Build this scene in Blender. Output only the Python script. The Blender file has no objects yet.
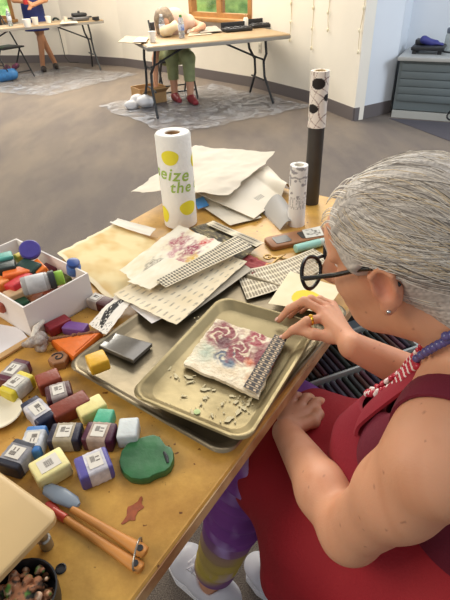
import bpy, bmesh, math, random
import numpy as np
from mathutils import Vector, Matrix
R = random.Random(7)
scene = bpy.context.scene
C = scene.collection

# ------------------------------------------------------------------ camera, world, lights, exposure
CF, CPITCH, CROLL, CH = 480.0, 35.0, -2.5, 1.4
_p, _r = math.radians(CPITCH), math.radians(CROLL)
_fw = np.array([0, math.cos(_p), -math.sin(_p)]); _rt0 = np.array([1., 0, 0]); _up0 = np.cross(_rt0, _fw)
_rt = _rt0*math.cos(_r)+_up0*math.sin(_r); _up = -_rt0*math.sin(_r)+_up0*math.cos(_r)
_o = np.array([0, 0, CH])
cd = bpy.data.cameras.new('camera'); cam = bpy.data.objects.new('camera', cd); C.objects.link(cam)
cd.sensor_fit = 'VERTICAL'; cd.sensor_height = 36; cd.lens = 36*CF/600; cd.clip_start = .02; cd.clip_end = 200
M = Matrix.Identity(4)
for i in range(3):
    M[i][0], M[i][1], M[i][2] = _rt[i], _up[i], -_fw[i]
M.translation = Vector(_o); cam.matrix_world = M; scene.camera = cam

w = bpy.data.worlds.new('world'); scene.world = w; w.use_nodes = True
w.node_tree.nodes['Background'].inputs[0].default_value = (.93, .96, 1, 1)
w.node_tree.nodes['Background'].inputs[1].default_value = .46
def area(name, loc, target, size, power, color):
    l = bpy.data.lights.new(name, 'AREA'); l.shape = 'RECTANGLE'; l.size, l.size_y = size; l.energy = power; l.color = color
    o = bpy.data.objects.new(name, l); C.objects.link(o); o.location = loc
    o.rotation_euler = (Vector(target)-Vector(loc)).to_track_quat('-Z', 'Y').to_euler(); return o
area('window_daylight', (-2.6, .2, 2.5), (.1, .8, .7), (1.8, 1.4), 46, (1, .88, .70))
area('outdoor_daylight', (-1.5, 12.2, 6), (-1.5, 13.2, 0), (9, 3), 2200, (1, .98, .9))
area('side_cool_fill', (4.2, 2.6, 2.3), (1.7, 5.4, .7), (1.8, 1.3), 75, (.78, .88, 1))  # added cool fill lamp, unseen, put in to brighten the pillar side
area('ceiling_panel', (.8, 2.4, 3.0), (.5, 2.0, 0), (2.4, 1.6), 40, (1, .96, .92))
area('rear_warm_fill', (-.9, 6.9, 3.1), (-.9, 7.1, 0), (5, 3), 290, (1, .87, .67))  # added warm fill lamp that tints the rear carpet and wall tan
vs = scene.view_settings; vs.view_transform = 'Standard'; vs.look = 'None'; vs.gamma = 1; vs.use_curve_mapping = False
vs.exposure = .07

# ------------------------------------------------------------------ helpers
def ray(x, y): return _fw+_rt*(x-225)/CF-_up*(y-300)/CF
def at(x, y, z):                       # point at height z that the photo shows at pixel x, y
    d = ray(x, y); return _o+d*((z-CH)/d[2])
def proj(P):
    v = np.asarray(P, float)-_o; c = v@_fw
    return 225+CF*(v@_rt)/c, 300-CF*(v@_up)/c
def zof(base, y):                      # height of a point above a floor point whose image row is y
    lo, hi = 0., 3.
    for _ in range(40):
        m = (lo+hi)/2
        if proj((base[0], base[1], m))[1] > y: lo = m
        else: hi = m
    return lo
def lin(c):
    if isinstance(c, str): c = tuple(int(c[i:i+2], 16)/255 for i in (0, 2, 4))
    return tuple((x/12.92 if x <= .04045 else ((x+.055)/1.055)**2.4) for x in c[:3])
def nrm(v): v = np.asarray(v, float); return v/np.linalg.norm(v)
def vn(u, v, s=1., seed=0):            # smooth value noise 0..1
    u = np.asarray(u, float)*s+seed*17.31; v = np.asarray(v, float)*s+seed*9.77
    iu, iv = np.floor(u), np.floor(v); fu, fv = u-iu, v-iv
    fu, fv = fu*fu*(3-2*fu), fv*fv*(3-2*fv)
    h = lambda a, b: np.modf(np.abs(np.sin(a*127.1+b*311.7+seed*3.3)*43758.5453))[0]
    return (h(iu, iv)*(1-fu)+h(iu+1, iv)*fu)*(1-fv)+(h(iu, iv+1)*(1-fu)+h(iu+1, iv+1)*fu)*fv
def fbm(u, v, s=1., seed=0): return .55*vn(u, v, s, seed)+.3*vn(u, v, s*2.1, seed+1)+.15*vn(u, v, s*4.3, seed+2)

_mats = {}
def mat(name, color, rough=.6, metal=0., noise=0., scale=40., bump=0., bscale=None, spec=.5, trans=0., alpha=1., color2=None, coat=0., sub=0., detail=4, emit=0.):
    if name in _mats: return _mats[name]
    m = bpy.data.materials.new(name); m.use_nodes = True; nt = m.node_tree; b = nt.nodes['Principled BSDF']
    c = lin(color)
    b.inputs['Base Color'].default_value = (*c, 1); b.inputs['Roughness'].default_value = rough
    b.inputs['Metallic'].default_value = metal; b.inputs['Specular IOR Level'].default_value = spec
    b.inputs['Transmission Weight'].default_value = trans; b.inputs['Alpha'].default_value = alpha
    b.inputs['Coat Weight'].default_value = coat
    if sub: b.inputs['Subsurface Weight'].default_value = sub; b.inputs['Subsurface Radius'].default_value = (.012, .004, .002)
    if emit: b.inputs['Emission Color'].default_value = (*c, 1); b.inputs['Emission Strength'].default_value = emit
    tc = nt.nodes.new('ShaderNodeTexCoord')
    if noise or color2:
        n = nt.nodes.new('ShaderNodeTexNoise'); n.inputs['Scale'].default_value = scale; n.inputs['Detail'].default_value = detail
        nt.links.new(tc.outputs['Object'], n.inputs['Vector'])
        r = nt.nodes.new('ShaderNodeValToRGB'); r.color_ramp.elements[0].position = .35; r.color_ramp.elements[1].position = .65
        c2 = lin(color2) if color2 else tuple(x*(1-noise) for x in c)
        r.color_ramp.elements[0].color = (*c2, 1); r.color_ramp.elements[1].color = (*c, 1)
        nt.links.new(n.outputs['Fac'], r.inputs['Fac']); nt.links.new(r.outputs['Color'], b.inputs['Base Color'])
    if bump:
        n = nt.nodes.new('ShaderNodeTexNoise'); n.inputs['Scale'].default_value = bscale or scale; n.inputs['Detail'].default_value = 5
        nt.links.new(tc.outputs['Object'], n.inputs['Vector'])
        bp = nt.nodes.new('ShaderNodeBump'); bp.inputs['Strength'].default_value = bump; bp.inputs['Distance'].default_value = .01
        nt.links.new(n.outputs['Fac'], bp.inputs['Height']); nt.links.new(bp.outputs['Normal'], b.inputs['Normal'])
    _mats[name] = m; return m
def vmat(name, rough=.7, metal=0., spec=.4, coat=0., alpha=1., bump=0., bscale=60, sub=0.):      # colours come from the mesh's own pattern attribute
    if name in _mats: return _mats[name]
    m = mat(name, 'ffffff', rough, metal, spec=spec, coat=coat, alpha=alpha, bump=bump, bscale=bscale, sub=sub)
    a = m.node_tree.nodes.new('ShaderNodeAttribute'); a.attribute_name = 'pattern'
    m.node_tree.links.new(a.outputs['Color'], m.node_tree.nodes['Principled BSDF'].inputs['Base Color']); return m

W = {}                                  # world location of every object (no root is rotated)
def put(o, loc, parent=None):
    C.objects.link(o); loc = Vector([float(x) for x in loc]); o.location = loc; W[o.name] = loc
    if parent is not None:
        o.parent = parent; o.matrix_parent_inverse = Matrix.Translation(-W[parent.name])
    return o
def tag(o, label=None, cat=None, group=None, kind=None):
    if label: o['label'] = label
    if cat: o['category'] = cat
    if group: o['group'] = group
    if kind: o['kind'] = kind
    return o
def thing(name, loc, label, cat, group=None):
    o = bpy.data.objects.new(name, None); o.empty_display_size = .05; put(o, loc); return tag(o, label, cat, group)
def mesh(name, V, Fc, mats, parent=None, smooth=False, mi=None, cols=None, structure=False):
    V = np.asarray(V, float).reshape(-1, 3); c = (V.min(0)+V.max(0))/2; c[2] = V[:, 2].min()
    me = bpy.data.meshes.new(name)
    me.from_pydata((V-c).tolist(), [], [list(map(int, f)) for f in Fc]); me.update()
    if not isinstance(mats, (list, tuple)): mats = [mats]
    for m in mats: me.materials.append(m)
    if mi is not None: me.polygons.foreach_set('material_index', np.asarray(mi, dtype=np.int32))
    if smooth is True: me.polygons.foreach_set('use_smooth', np.ones(len(me.polygons), dtype=bool))
    if cols is not None:
        a = me.color_attributes.new('pattern', 'FLOAT_COLOR', 'POINT')
        cc = np.ones((len(V), 4), np.float32); cc[:, :3] = cols; a.data.foreach_set('color', cc.ravel())
    bm = bmesh.new(); bm.from_mesh(me); bmesh.ops.recalc_face_normals(bm, faces=bm.faces[:]); bm.to_mesh(me); bm.free()
    if smooth and smooth is not True:
        me.polygons.foreach_set('use_smooth', np.ones(len(me.polygons), dtype=bool)); me.set_sharp_from_angle(angle=math.radians(smooth))
    o = bpy.data.objects.new(name, me); put(o, c, parent)
    if structure: o['kind'] = 'structure'
    return o
def frame(ax):                          # two vectors across an axis
    ax = nrm(ax); h = np.array([0, 0, 1.]) if abs(ax[2]) < .9 else np.array([1., 0, 0])
    a = nrm(np.cross(h, ax)); return a, np.cross(ax, a)
class MB:
    def __init__(s): s.v = []; s.f = []; s.m = []; s.cur = 0
    def add(s, V, Fc):
        n = len(s.v); s.v += [tuple(map(float, p)) for p in V]; s.f += [[i+n for i in f] for f in Fc]; s.m += [s.cur]*len(Fc); return s
    def box(s, c, size, ex=(1, 0, 0), ey=None, ez=None, bevel=0., seg=2):
        ex = nrm(ex)
        if ez is None: ez = np.array([0, 0, 1.])
        ez = nrm(ez)
        if ey is None: ey = np.cross(ez, ex)
        bm = bmesh.new(); bmesh.ops.create_cube(bm, size=1)
        for v in bm.verts: v.co = Vector((v.co.x*size[0], v.co.y*size[1], v.co.z*size[2]))
        if bevel: bmesh.ops.bevel(bm, geom=bm.edges[:], offset=bevel, segments=seg, affect='EDGES', profile=.5)
        bm.verts.index_update()
        V = [np.asarray(c)+ex*v.co.x+np.asarray(ey)*v.co.y+ez*v.co.z for v in bm.verts]; Fc = [[v.index for v in f.verts] for f in bm.faces]
        bm.free(); return s.add(V, Fc)
    def tube(s, pts, r, seg=8, cap=True):
        pts = [np.asarray(p, float) for p in pts]; n = len(pts); rr = r if hasattr(r, '__len__') else [r]*n
        V = []; Fc = []; a = None
        for i, p in enumerate(pts):
            t = nrm(pts[min(i+1, n-1)]-pts[max(i-1, 0)])
            if a is None: a, _ = frame(t)
            a = a-t*(a@t); a = nrm(a) if np.linalg.norm(a) > 1e-6 else frame(t)[0]
            b = np.cross(t, a)
            for k in range(seg):
                q = 2*math.pi*k/seg; V.append(p+rr[i]*(a*math.cos(q)+b*math.sin(q)))
        for i in range(n-1):
            for k in range(seg):
                k2 = (k+1) % seg; Fc.append([i*seg+k, i*seg+k2, (i+1)*seg+k2, (i+1)*seg+k])
        if cap: Fc.append(list(range(seg))[::-1]); Fc.append([(n-1)*seg+k for k in range(seg)])
        return s.add(V, Fc)
    def lathe(s, prof, base, axis=(0, 0, 1), seg=24, close=False):   # prof: (radius, height)
        ax = nrm(axis); a, b = frame(ax); V = []; Fc = []; n = len(prof)
        for (r, h) in prof:
            for k in range(seg):
                q = 2*math.pi*k/seg; V.append(np.asarray(base)+ax*h+r*(a*math.cos(q)+b*math.sin(q)))
        for i in range(n if close else n-1):
            j = (i+1) % n
            for k in range(seg):
                k2 = (k+1) % seg; Fc.append([i*seg+k, i*seg+k2, j*seg+k2, j*seg+k])
        if not close:
            if prof[0][0] > 1e-6: Fc.append(list(range(seg))[::-1])
            if prof[-1][0] > 1e-6: Fc.append([(n-1)*seg+k for k in range(seg)])
        return s.add(V, Fc)
    def prism(s, outline, z0, z1):
        n = len(outline); V = [(p[0], p[1], z0) for p in outline]+[(p[0], p[1], z1) for p in outline]
        return s.add(V, [list(range(n))[::-1], [n+i for i in range(n)]]+[[i, (i+1) % n, n+(i+1) % n, n+i] for i in range(n)])
    def ball(s, c, r, seg=10, rings=7):
        rr = r if hasattr(r, '__len__') else (r, r, r); V = []; Fc = []
        for i in range(rings+1):
            t = math.pi*i/rings
            for k in range(seg):
                q = 2*math.pi*k/seg; V.append((c[0]+rr[0]*math.sin(t)*math.cos(q), c[1]+rr[1]*math.sin(t)*math.sin(q), c[2]+rr[2]*math.cos(t)))
        for i in range(rings):
            for k in range(seg):
                k2 = (k+1) % seg; Fc.append([i*seg+k, i*seg+k2, (i+1)*seg+k2, (i+1)*seg+k])
        return s.add(V, Fc)
    def build(s, name, mats, parent=None, smooth=40, structure=False):
        return mesh(name, s.v, s.f, mats, parent, smooth, s.m, structure=structure)
def loops(rings, closed_bottom=True):   # stacked closed loops -> surface
    n = len(rings[0]); V = [p for r in rings for p in r]; Fc = []
    for i in range(len(rings)-1):
        for k in range(n):
            k2 = (k+1) % n; Fc.append([i*n+k, i*n+k2, (i+1)*n+k2, (i+1)*n+k])
    if closed_bottom: Fc.append(list(range(n))[::-1]); Fc.append([(len(rings)-1)*n+k for k in range(n)])
    return V, Fc
def rrect(c, ex, ey, a, b, r, seg=6):   # rounded rectangle loop, half sizes a, b
    out = []
    for (sx, sy, q0) in ((1, 1, 0), (-1, 1, 90), (-1, -1, 180), (1, -1, 270)):
        for k in range(seg+1):
            q = math.radians(q0+90*k/seg)
            out.append(np.asarray(c)+np.asarray(ex)*(sx*(a-r)+r*math.cos(q))+np.asarray(ey)*(sy*(b-r)+r*math.sin(q)))
    return out
def sheet(name, q, zs, nx=40, ny=40, col=None, m=None, amp=.0, freq=3., seed=0, th=.0006, bend=None, parent=None, rag=0., world=False):
    if not hasattr(zs, '__len__'): zs = [zs]*4
    P = [np.asarray(c, float) for c in q] if world else [at(x, y, z) for (x, y), z in zip(q, zs)]
    u, v = np.meshgrid(np.linspace(0, 1, nx+1), np.linspace(0, 1, ny+1))
    uu, vv = u.copy(), v.copy()
    if rag:
        du = (fbm(v, v*0, 9, seed+5)-.5)*rag; dv = (fbm(u, u*0, 9, seed+6)-.5)*rag
        uu = uu+du*(1-2*np.minimum(u, 1-u)); vv = vv+dv*(1-2*np.minimum(v, 1-v))
    B = lambda k: P[0][k]*(1-uu)*(1-vv)+P[1][k]*uu*(1-vv)+P[2][k]*uu*vv+P[3][k]*(1-uu)*vv
    X, Y, Z = B(0), B(1), B(2)
    if amp: Z = Z+amp*fbm(u, v, freq, seed)
    if bend: X, Y, Z = bend(u, v, X, Y, Z)
    top = np.stack([X, Y, Z], -1).reshape(-1, 3); bot = top-np.array([0, 0, th]); n = len(top); w_ = nx+1
    Fc = []
    for j in range(ny):
        for i in range(nx):
            a = j*w_+i; Fc.append([a, a+1, a+1+w_, a+w_]); Fc.append([n+a, n+a+w_, n+a+1+w_, n+a+1])
    rim = [i for i in range(w_)]+[j*w_+nx for j in range(1, ny+1)]+[ny*w_+i for i in range(nx-1, -1, -1)]+[j*w_ for j in range(ny-1, 0, -1)]
    for k in range(len(rim)):
        a, b = rim[k], rim[(k+1) % len(rim)]; Fc.append([a, n+a, n+b, b])
    cols = None
    if col is not None:
        cc = np.asarray(col(u.ravel(), v.ravel())); cols = np.concatenate([cc, cc])
    return mesh(name, np.concatenate([top, bot]), Fc, m or vmat('printed paper', .75), parent, 60, cols=cols)
def mix(a, b, t): t = np.clip(np.asarray(t), 0, 1)[..., None]; return np.asarray(a)*(1-t)+np.asarray(b)*t
def L3(c): return np.array(lin(c))

# signed-distance modelling: smooth unions of tapered limbs, meshed with surface nets
class SDF:
    def __init__(s, lo, hi, h):
        s.lo = np.array(lo, float); s.h = h; s.n = np.ceil((np.array(hi)-s.lo)/h).astype(int)+1
        s.F = np.full(s.n, 1., np.float32); s.ax = [s.lo[i]+h*np.arange(s.n[i]) for i in range(3)]
    def win(s, lo, hi):
        a = np.clip(np.floor((np.asarray(lo)-s.lo)/s.h).astype(int), 0, s.n-1); b = np.clip(np.ceil((np.asarray(hi)-s.lo)/s.h).astype(int)+1, 1, s.n)
        sl = tuple(slice(x, max(y, x+1)) for x, y in zip(a, b)); g = np.meshgrid(*[s.ax[i][sl[i]] for i in range(3)], indexing='ij')
        return sl, np.stack(g, -1)
    def mixin(s, sl, d, k, op):
        A = s.F[sl]
        if op == 'add':
            h = np.clip(.5+.5*(A-d)/k, 0, 1); s.F[sl] = A*(1-h)+d*h-k*h*(1-h)
        else:
            d = -d; h = np.clip(.5-.5*(A-d)/k, 0, 1); s.F[sl] = A*(1-h)+d*h+k*h*(1-h)
        return s
    def cap(s, a, b, ra, rb=None, k=.02, op='add'):
        a, b = np.asarray(a, float), np.asarray(b, float); rb = ra if rb is None else rb; pad = max(ra, rb)+k+3*s.h
        sl, P = s.win(np.minimum(a, b)-pad, np.maximum(a, b)+pad); ab = b-a; L = max(ab@ab, 1e-12)
        t = np.clip(((P-a)@ab)/L, 0, 1); d = np.linalg.norm(P-a-t[..., None]*ab, axis=-1)-(ra+(rb-ra)*t)
        return s.mixin(sl, d, k, op)
    def ell(s, c, r, fr=None, k=.02, op='add'):
        c = np.asarray(c, float); r = np.asarray(r, float); fr = np.eye(3) if fr is None else np.asarray(fr); pad = r.max()+k+3*s.h
        sl, P = s.win(c-pad, c+pad); q = (P-c)@fr.T; k0 = np.linalg.norm(q/r, axis=-1); k1 = np.linalg.norm(q/(r*r), axis=-1)+1e-9
        return s.mixin(sl, k0*(k0-1)/k1, k, op)
    def chain(s, pts, rs, k=.02, op='add'):
        for i in range(len(pts)-1): s.cap(pts[i], pts[i+1], rs[i], rs[i+1], k, op)
        return s
    def field(s, fn, lo=None, hi=None, k=.01, op='add'):
        sl, P = s.win(s.lo if lo is None else lo, s.lo+s.h*s.n if hi is None else hi); return s.mixin(sl, fn(P), k, op)
    def mesh(s):
        F = s.F; S = F < 0; n = np.array(F.shape)
        c = [F[i:n[0]-1+i, j:n[1]-1+j, k:n[2]-1+k] for i in (0, 1) for j in (0, 1) for k in (0, 1)]
        sg = [x < 0 for x in c]; cnt = sum(x.astype(np.int8) for x in sg); act = (cnt > 0) & (cnt < 8)
        idx = np.argwhere(act); ids = -np.ones(act.shape, np.int64); ids[act] = np.arange(len(idx))
        off = np.array([(i, j, k) for i in (0, 1) for j in (0, 1) for k in (0, 1)], float); vals = np.stack([x[act] for x in c], 1).astype(float)
        acc = np.zeros((len(idx), 3)); num = np.zeros(len(idx))
        for a in range(8):
            for b in range(a+1, 8):
                if abs(off[a]-off[b]).sum() != 1: continue
                m = (vals[:, a] < 0) != (vals[:, b] < 0); t = vals[:, a]/(vals[:, a]-vals[:, b]+1e-12)
                acc[m] += (off[a]+(off[b]-off[a])*t[:, None])[m]; num[m] += 1
        V = s.lo+s.h*(idx+acc/num[:, None]); Q = []
        for ax in range(3):
            o1, o2 = [i for i in range(3) if i != ax]
            sl0 = [slice(1, n[i]-1) for i in range(3)]; sl0[ax] = slice(0, n[ax]-1); sl1 = list(sl0); sl1[ax] = slice(1, n[ax])
            cr = np.argwhere(S[tuple(sl0)] != S[tuple(sl1)])
            if not len(cr): continue
            base = cr+np.array([0 if i == ax else 1 for i in range(3)])
            def cell(d1, d2):
                q = base.copy(); q[:, o1] += d1; q[:, o2] += d2; return ids[q[:, 0], q[:, 1], q[:, 2]]
            Q.append(np.stack([cell(-1, -1), cell(0, -1), cell(0, 0), cell(-1, 0)], 1))
        Q = np.concatenate(Q); Q = Q[(Q >= 0).all(1)]
        return V, Q
    def relax(s, V, Q, it=2, lam=.5):
        for _ in range(it):
            acc = np.zeros_like(V); num = np.zeros(len(V))
            for a, b in ((0, 1), (1, 2), (2, 3), (3, 0)):
                np.add.at(acc, Q[:, a], V[Q[:, b]]); np.add.at(num, Q[:, a], 1); np.add.at(acc, Q[:, b], V[Q[:, a]]); np.add.at(num, Q[:, b], 1)
            V = V+lam*(acc/np.maximum(num, 1)[:, None]-V)
        return V
def crunch(s, name, m, parent=None, it=1, move=None, cols=None):
    V, Q = s.mesh(); V = s.relax(V, Q, it)
    if move is not None: V = move(V)
    return mesh(name, V, Q, m, parent, True, cols=None if cols is None else cols(V))

T = .74

# ------------------------------------------------------------------ the room
def carpet():
    m = mat('carpet', '8f8580', .95, noise=.3, scale=260, bump=.5, bscale=420, spec=.1); nt = m.node_tree; b = nt.nodes['Principled BSDF']
    tc = nt.nodes.new('ShaderNodeTexCoord'); mp = nt.nodes.new('ShaderNodeMapping'); mp.inputs['Rotation'].default_value = (0, 0, .62); mp.inputs['Scale'].default_value = (1.3, .5, 1)
    n = nt.nodes.new('ShaderNodeTexNoise'); n.inputs['Scale'].default_value = 1.6; n.inputs['Detail'].default_value = 5; n.inputs['Roughness'].default_value = .65
    r = nt.nodes.new('ShaderNodeValToRGB'); r.color_ramp.elements[0].position = .38; r.color_ramp.elements[1].position = .62
    r.color_ramp.elements[0].color = (*lin('857c76'), 1); r.color_ramp.elements[1].color = (*lin('998d80'), 1)
    mx = nt.nodes.new('ShaderNodeMix'); mx.data_type = 'RGBA'; mx.blend_type = 'MULTIPLY'; mx.inputs['Factor'].default_value = .8
    f = nt.nodes.new('ShaderNodeTexNoise'); f.inputs['Scale'].default_value = 330; f.inputs['Detail'].default_value = 3
    fr = nt.nodes.new('ShaderNodeValToRGB'); fr.color_ramp.elements[0].position = .36; fr.color_ramp.elements[1].position = .62; fr.color_ramp.elements[0].color = (.22, .22, .25, 1)
    nt.links.new(tc.outputs['Object'], mp.inputs['Vector']); nt.links.new(mp.outputs['Vector'], n.inputs['Vector']); nt.links.new(tc.outputs['Object'], f.inputs['Vector'])
    nt.links.new(n.outputs['Fac'], r.inputs['Fac']); nt.links.new(f.outputs['Fac'], fr.inputs['Fac'])
    nt.links.new(r.outputs['Color'], mx.inputs['A']); nt.links.new(fr.outputs['Color'], mx.inputs['B']); nt.links.new(mx.outputs['Result'], b.inputs['Base Color'])
    return m
MB().box((0, 5, -.05), (18, 18, .1)).build('floor', carpet(), structure=True)
m_wall = mat('cream wall paint', 'efe9dc', .7, noise=.04, scale=3); m_wallc = mat('white wall paint', 'dfe4ea', .7, noise=.03, scale=3)
m_base = mat('vinyl baseboard', '6b6464', .6); m_trim = mat('oak window wood', 'b4854f', .5, noise=.2, scale=12)
F0 = lambda x, y: at(x, y, 0)[:2]
pts = [F0(-60, 62.5), F0(26, 63), F0(70, 62.3), F0(125, 66.3), F0(194, 76.5), F0(252, 87), F0(307, 102), F0(353, 121)]
zs1 = zof((*F0(5, 63), 0), 20); zs2 = zof(F0(222, 81), 18)
HW = 2.9
def wallseg(mb, a, b, z0, z1, t=.12):
    d = nrm(np.array(b)-a); n = np.array([-d[1], d[0]]);  n = n if n[1] > 0 else -n
    mb.prism([a, b, b+n*t, a+n*t], z0, z1)
for i in range(len(pts)-1):
    a, b = pts[i], pts[i+1]; wb = MB(); bb = MB()
    zs = {0: zs1, 4: zs2}.get(i)
    if zs: wallseg(wb, a, b, 0, zs); wallseg(wb, a, b, zs+1.25, HW)
    else: wallseg(wb, a, b, 0, HW)
    d = nrm(b-a); n = np.array([-d[1], d[0]]); n = n if n[1] > 0 else -n
    bb.prism([a, b, b-n*.012, a-n*.012], 0, .13)
    sd = ['far_left', 'left', 'back_left', 'back', 'window_side', 'back_right', 'right'][i]
    wb.build('wall_'+sd, m_wall, structure=True); bb.build('baseboard_'+sd, m_base, structure=True)
# the pillar's short side and the recess behind the cabinet
P0, P1 = F0(353, 121), F0(389, 112.5)
dP = nrm(P1-P0); P2 = P0+dP*1.9
pm = MB(); pm.prism([P0, P1, P1+np.array([-.04, .12]), P0+np.array([0.0, .18])], 0, HW); pm.build('wall_pillar', m_wallc, structure=True)
nP = np.array([dP[1], -dP[0]])
bp = MB(); bp.prism([P0, P1, P1+nP*.012, P0+nP*.012], 0, .13); bp.build('baseboard_pillar', m_base, structure=True)
def window(n, a, b, z, cols_):
    d = nrm(b-a); nn = np.array([-d[1], d[0]]); nn = nn if nn[1] > 0 else -nn; L = np.linalg.norm(b-a); e = np.array([*d, 0]); c3 = lambda s, zz, dep=.04: np.array([*(a+d*s+nn*dep), zz])
    f = MB()
    for s in (.03, L-.03): f.box(c3(s, z+.625), (.07, .1, 1.25), e)
    f.box(c3(L/2, z+.03), (L, .1, .06), e); f.box(c3(L/2, z+1.22), (L, .1, .06), e)
    for k in range(1, cols_): f.box(c3(L*k/cols_, z+.625), (.09, .08, 1.2), e)
    root = f.build('window_%d' % n, m_trim, structure=True)
    for k in range(cols_): MB().box(c3(L*(k+.5)/cols_, z+.625, .05), (L/cols_-.1, .008, 1.14), e).build('pane', mat('window glass', 'ffffff', .02, trans=1., spec=.3), root)
    MB().box(c3(L/2, z-.015, -.03), (L+.1, .2, .045), e, bevel=.008).build('trim_%d' % n, m_trim, structure=True)
window(1, pts[0], pts[1], zs1, 2); window(2, pts[4], pts[5], zs2, 2)
# outdoors
MB().box((-1.5, 15, -.2), (30, 9, .1)).build('lawn', mat('lawn grass', '6f9a3c', .9, noise=.4, scale=9), structure=True)
def hedge(cx, cy, w_, h_, seed, label):
    rr = random.Random(seed); s = SDF((cx-w_-1, cy-1.5, -.3), (cx+w_+1, cy+1.5, h_+.8), .11)
    for k in range(26): s.ell((cx+rr.uniform(-w_, w_), cy+rr.uniform(-.5, .5), rr.uniform(.2, h_)), [rr.uniform(.35, .7)]*3, k=.1)
    s.field(lambda P: np.abs(np.sin(P[..., 0]*9+seed)*np.sin(P[..., 1]*8)*np.sin(P[..., 2]*10))*.0+1, k=.01)
    o = crunch(s, 'hedge', mat('hedge leaves', 'a8d07a', .8, color2='5f8f42', scale=5, bump=1., bscale=14))
    tag(o, label, 'hedge')
hedge(-5.2, 14.2, 2.4, 2.0, 3, 'bright green hedge outside the window at the left edge')
hedge(.9, 11.6, 1.9, 2.1, 9, 'bright green hedge outside the two-pane window behind the middle table')

MB().prism([at(x, y, 0)[:2] for x, y in ((389, 118.5), (490, 126), (520, 175), (449, 141))], .001, .004).build('floor_border', mat('slate carpet', '55525a', .95, noise=.2, scale=200, bump=.4, bscale=400), structure=True)
# grey cabinet in the recess
A = at(391, 117, 0); B = at(478, 124, 0); e = nrm(B-A); nb = np.array([-e[1], e[0], 0]); hc = zof(A[:2], 57)
cab = thing('storage_cabinet', A+e*.5, 'grey painted cabinet with wide drawer lines standing in the wall recess', 'cabinet')
ce = lambda s, dep, z: A+e*s+nb*dep+np.array([0, 0, z])
m_cab = mat('grey cabinet paint', '687274', .55, noise=.05, scale=4)
MB().box(ce(.65, .33, hc/2+.03), (1.3, .62, hc-.1), e).build('body', m_cab, cab)
MB().box(ce(.65, .32, .035), (1.3, .64, .07), e).build('plinth', mat('pale plinth', 'b9b9b2', .6), cab)
MB().box(ce(.65, .31, hc-.012), (1.34, .68, .035), e, bevel=.005).build('counter', mat('grey laminate', 'b5b6b3', .4), cab)
for i in range(5): MB().box(ce(.33, .016, .14+i*(hc-.22)/5+.06), (.6, .02, (hc-.22)/5-.005), e, bevel=.003).build('drawer', m_cab, cab)
MB().box(ce(.965, .016, hc/2+.03), (.62, .02, hc-.22), e, bevel=.003).build('door', m_cab, cab)
rl = MB(); ql = ce(-.06, .70, 0)[:2]; rl.prism([P1+np.array([.002, .002]), ql, ql+np.array([-.1, 0]), P1+np.array([-.04, .12])], 0, HW); rl.build('wall_recess_left', m_wallc, structure=True)
rb = MB(); q0 = ce(-.5, .70, 0); q1 = ce(1.9, .70, 0); wallseg(rb, q0[:2], q1[:2], 0, HW); rb.build('wall_recess', m_wallc, structure=True)

# pieces lying on the cabinet
zc = hc+.006
o = at(402, 50, zc)
tr = thing('tool_tray', o, 'black low tray holding tools on the grey cabinet', 'tray')
m_blk = mat('black plastic', '1d1e22', .45)
o3 = ce(.22, .3, zc)
MB().box(o3+np.array([0, 0, .05]), (.31, .3, .035), e, bevel=.01).build('tray_body', m_blk, tr)
for sx in (-.12, .12):
    for sy in (-.11, .11): MB().box(o3+e*sx+nb*sy+np.array([0, 0, .017]), (.04, .04, .034), e).build('foot', m_blk, tr)
MB().box(o3-e*.085+nb*.08+np.array([0, 0, .09]), (.12, .12, .045), e, bevel=.01).build('tool_block', mat('dark grey plastic', '33343a', .5), tr)
g = SDF(o3+np.array([-.2, -.15, .05]), o3+np.array([.35, .3, .25]), .012); zt = o3+np.array([0, 0, .085])
g.cap(zt+e*.0+nb*.03, zt+e*.06+nb*.01, .035, .03); 
for k in range(4): g.cap(zt+e*.06+nb*(k*.018-.02), zt+e*.13+nb*(k*.024-.03)-np.array([0, 0, .01]), .013, .01, .008)
g.cap(zt+e*.02, zt-e*.06+np.array([0, 0, .03]), .03, .04)
tag(crunch(g, 'rubber_glove', mat('purple glove rubber', '3d3f86', .5)), 'crumpled purple blue rubber glove lying on the black tool tray', 'glove')
jr = thing('glass_jar', at(443, 48, zc), 'clear jar with a dark lid standing on the cabinet', 'jar'); jb = ce(.415, .47, zc)
m_glass = mat('pale clear plastic', 'd8dedb', .08, trans=.55, spec=.5)
MB().lathe([(.065, 0), (.07, .01), (.07, .14), (.06, .16)], jb).build('jar_body', m_glass, jr)
MB().lathe([(.066, .161), (.068, .165), (.068, .2), (.06, .205)], jb).build('lid', mat('grey lid', '6c7480', .4), jr)
p = [at(436, 45, zc+.04), at(445, 52, zc+.03), ce(.8, -.03, zc+.02), ce(.84, -.06, hc-.15), ce(.78, -.07, .35), ce(.6, -.06, .16), ce(.55, -.05, .05), ce(.68, -.06, .012), ce(.84, -.06, .02), ce(.9, -.07, .25), ce(1.02, -.08, .45)]
cu = []
for i in range(len(p)-1):
    for t in np.linspace(0, 1, 5)[:-1]:
        p0, p1, p2, p3 = p[max(i-1, 0)], p[i], p[i+1], p[min(i+2, len(p)-1)]
        cu.append(.5*((2*p1)+(-p0+p2)*t+(2*p0-5*p1+4*p2-p3)*t*t+(-p0+3*p1-3*p2+p3)*t**3))
tag(MB().tube(cu, .008, 6).build('power_cord', m_blk), 'black power cord hanging down the front of the grey cabinet', 'cord')

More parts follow.
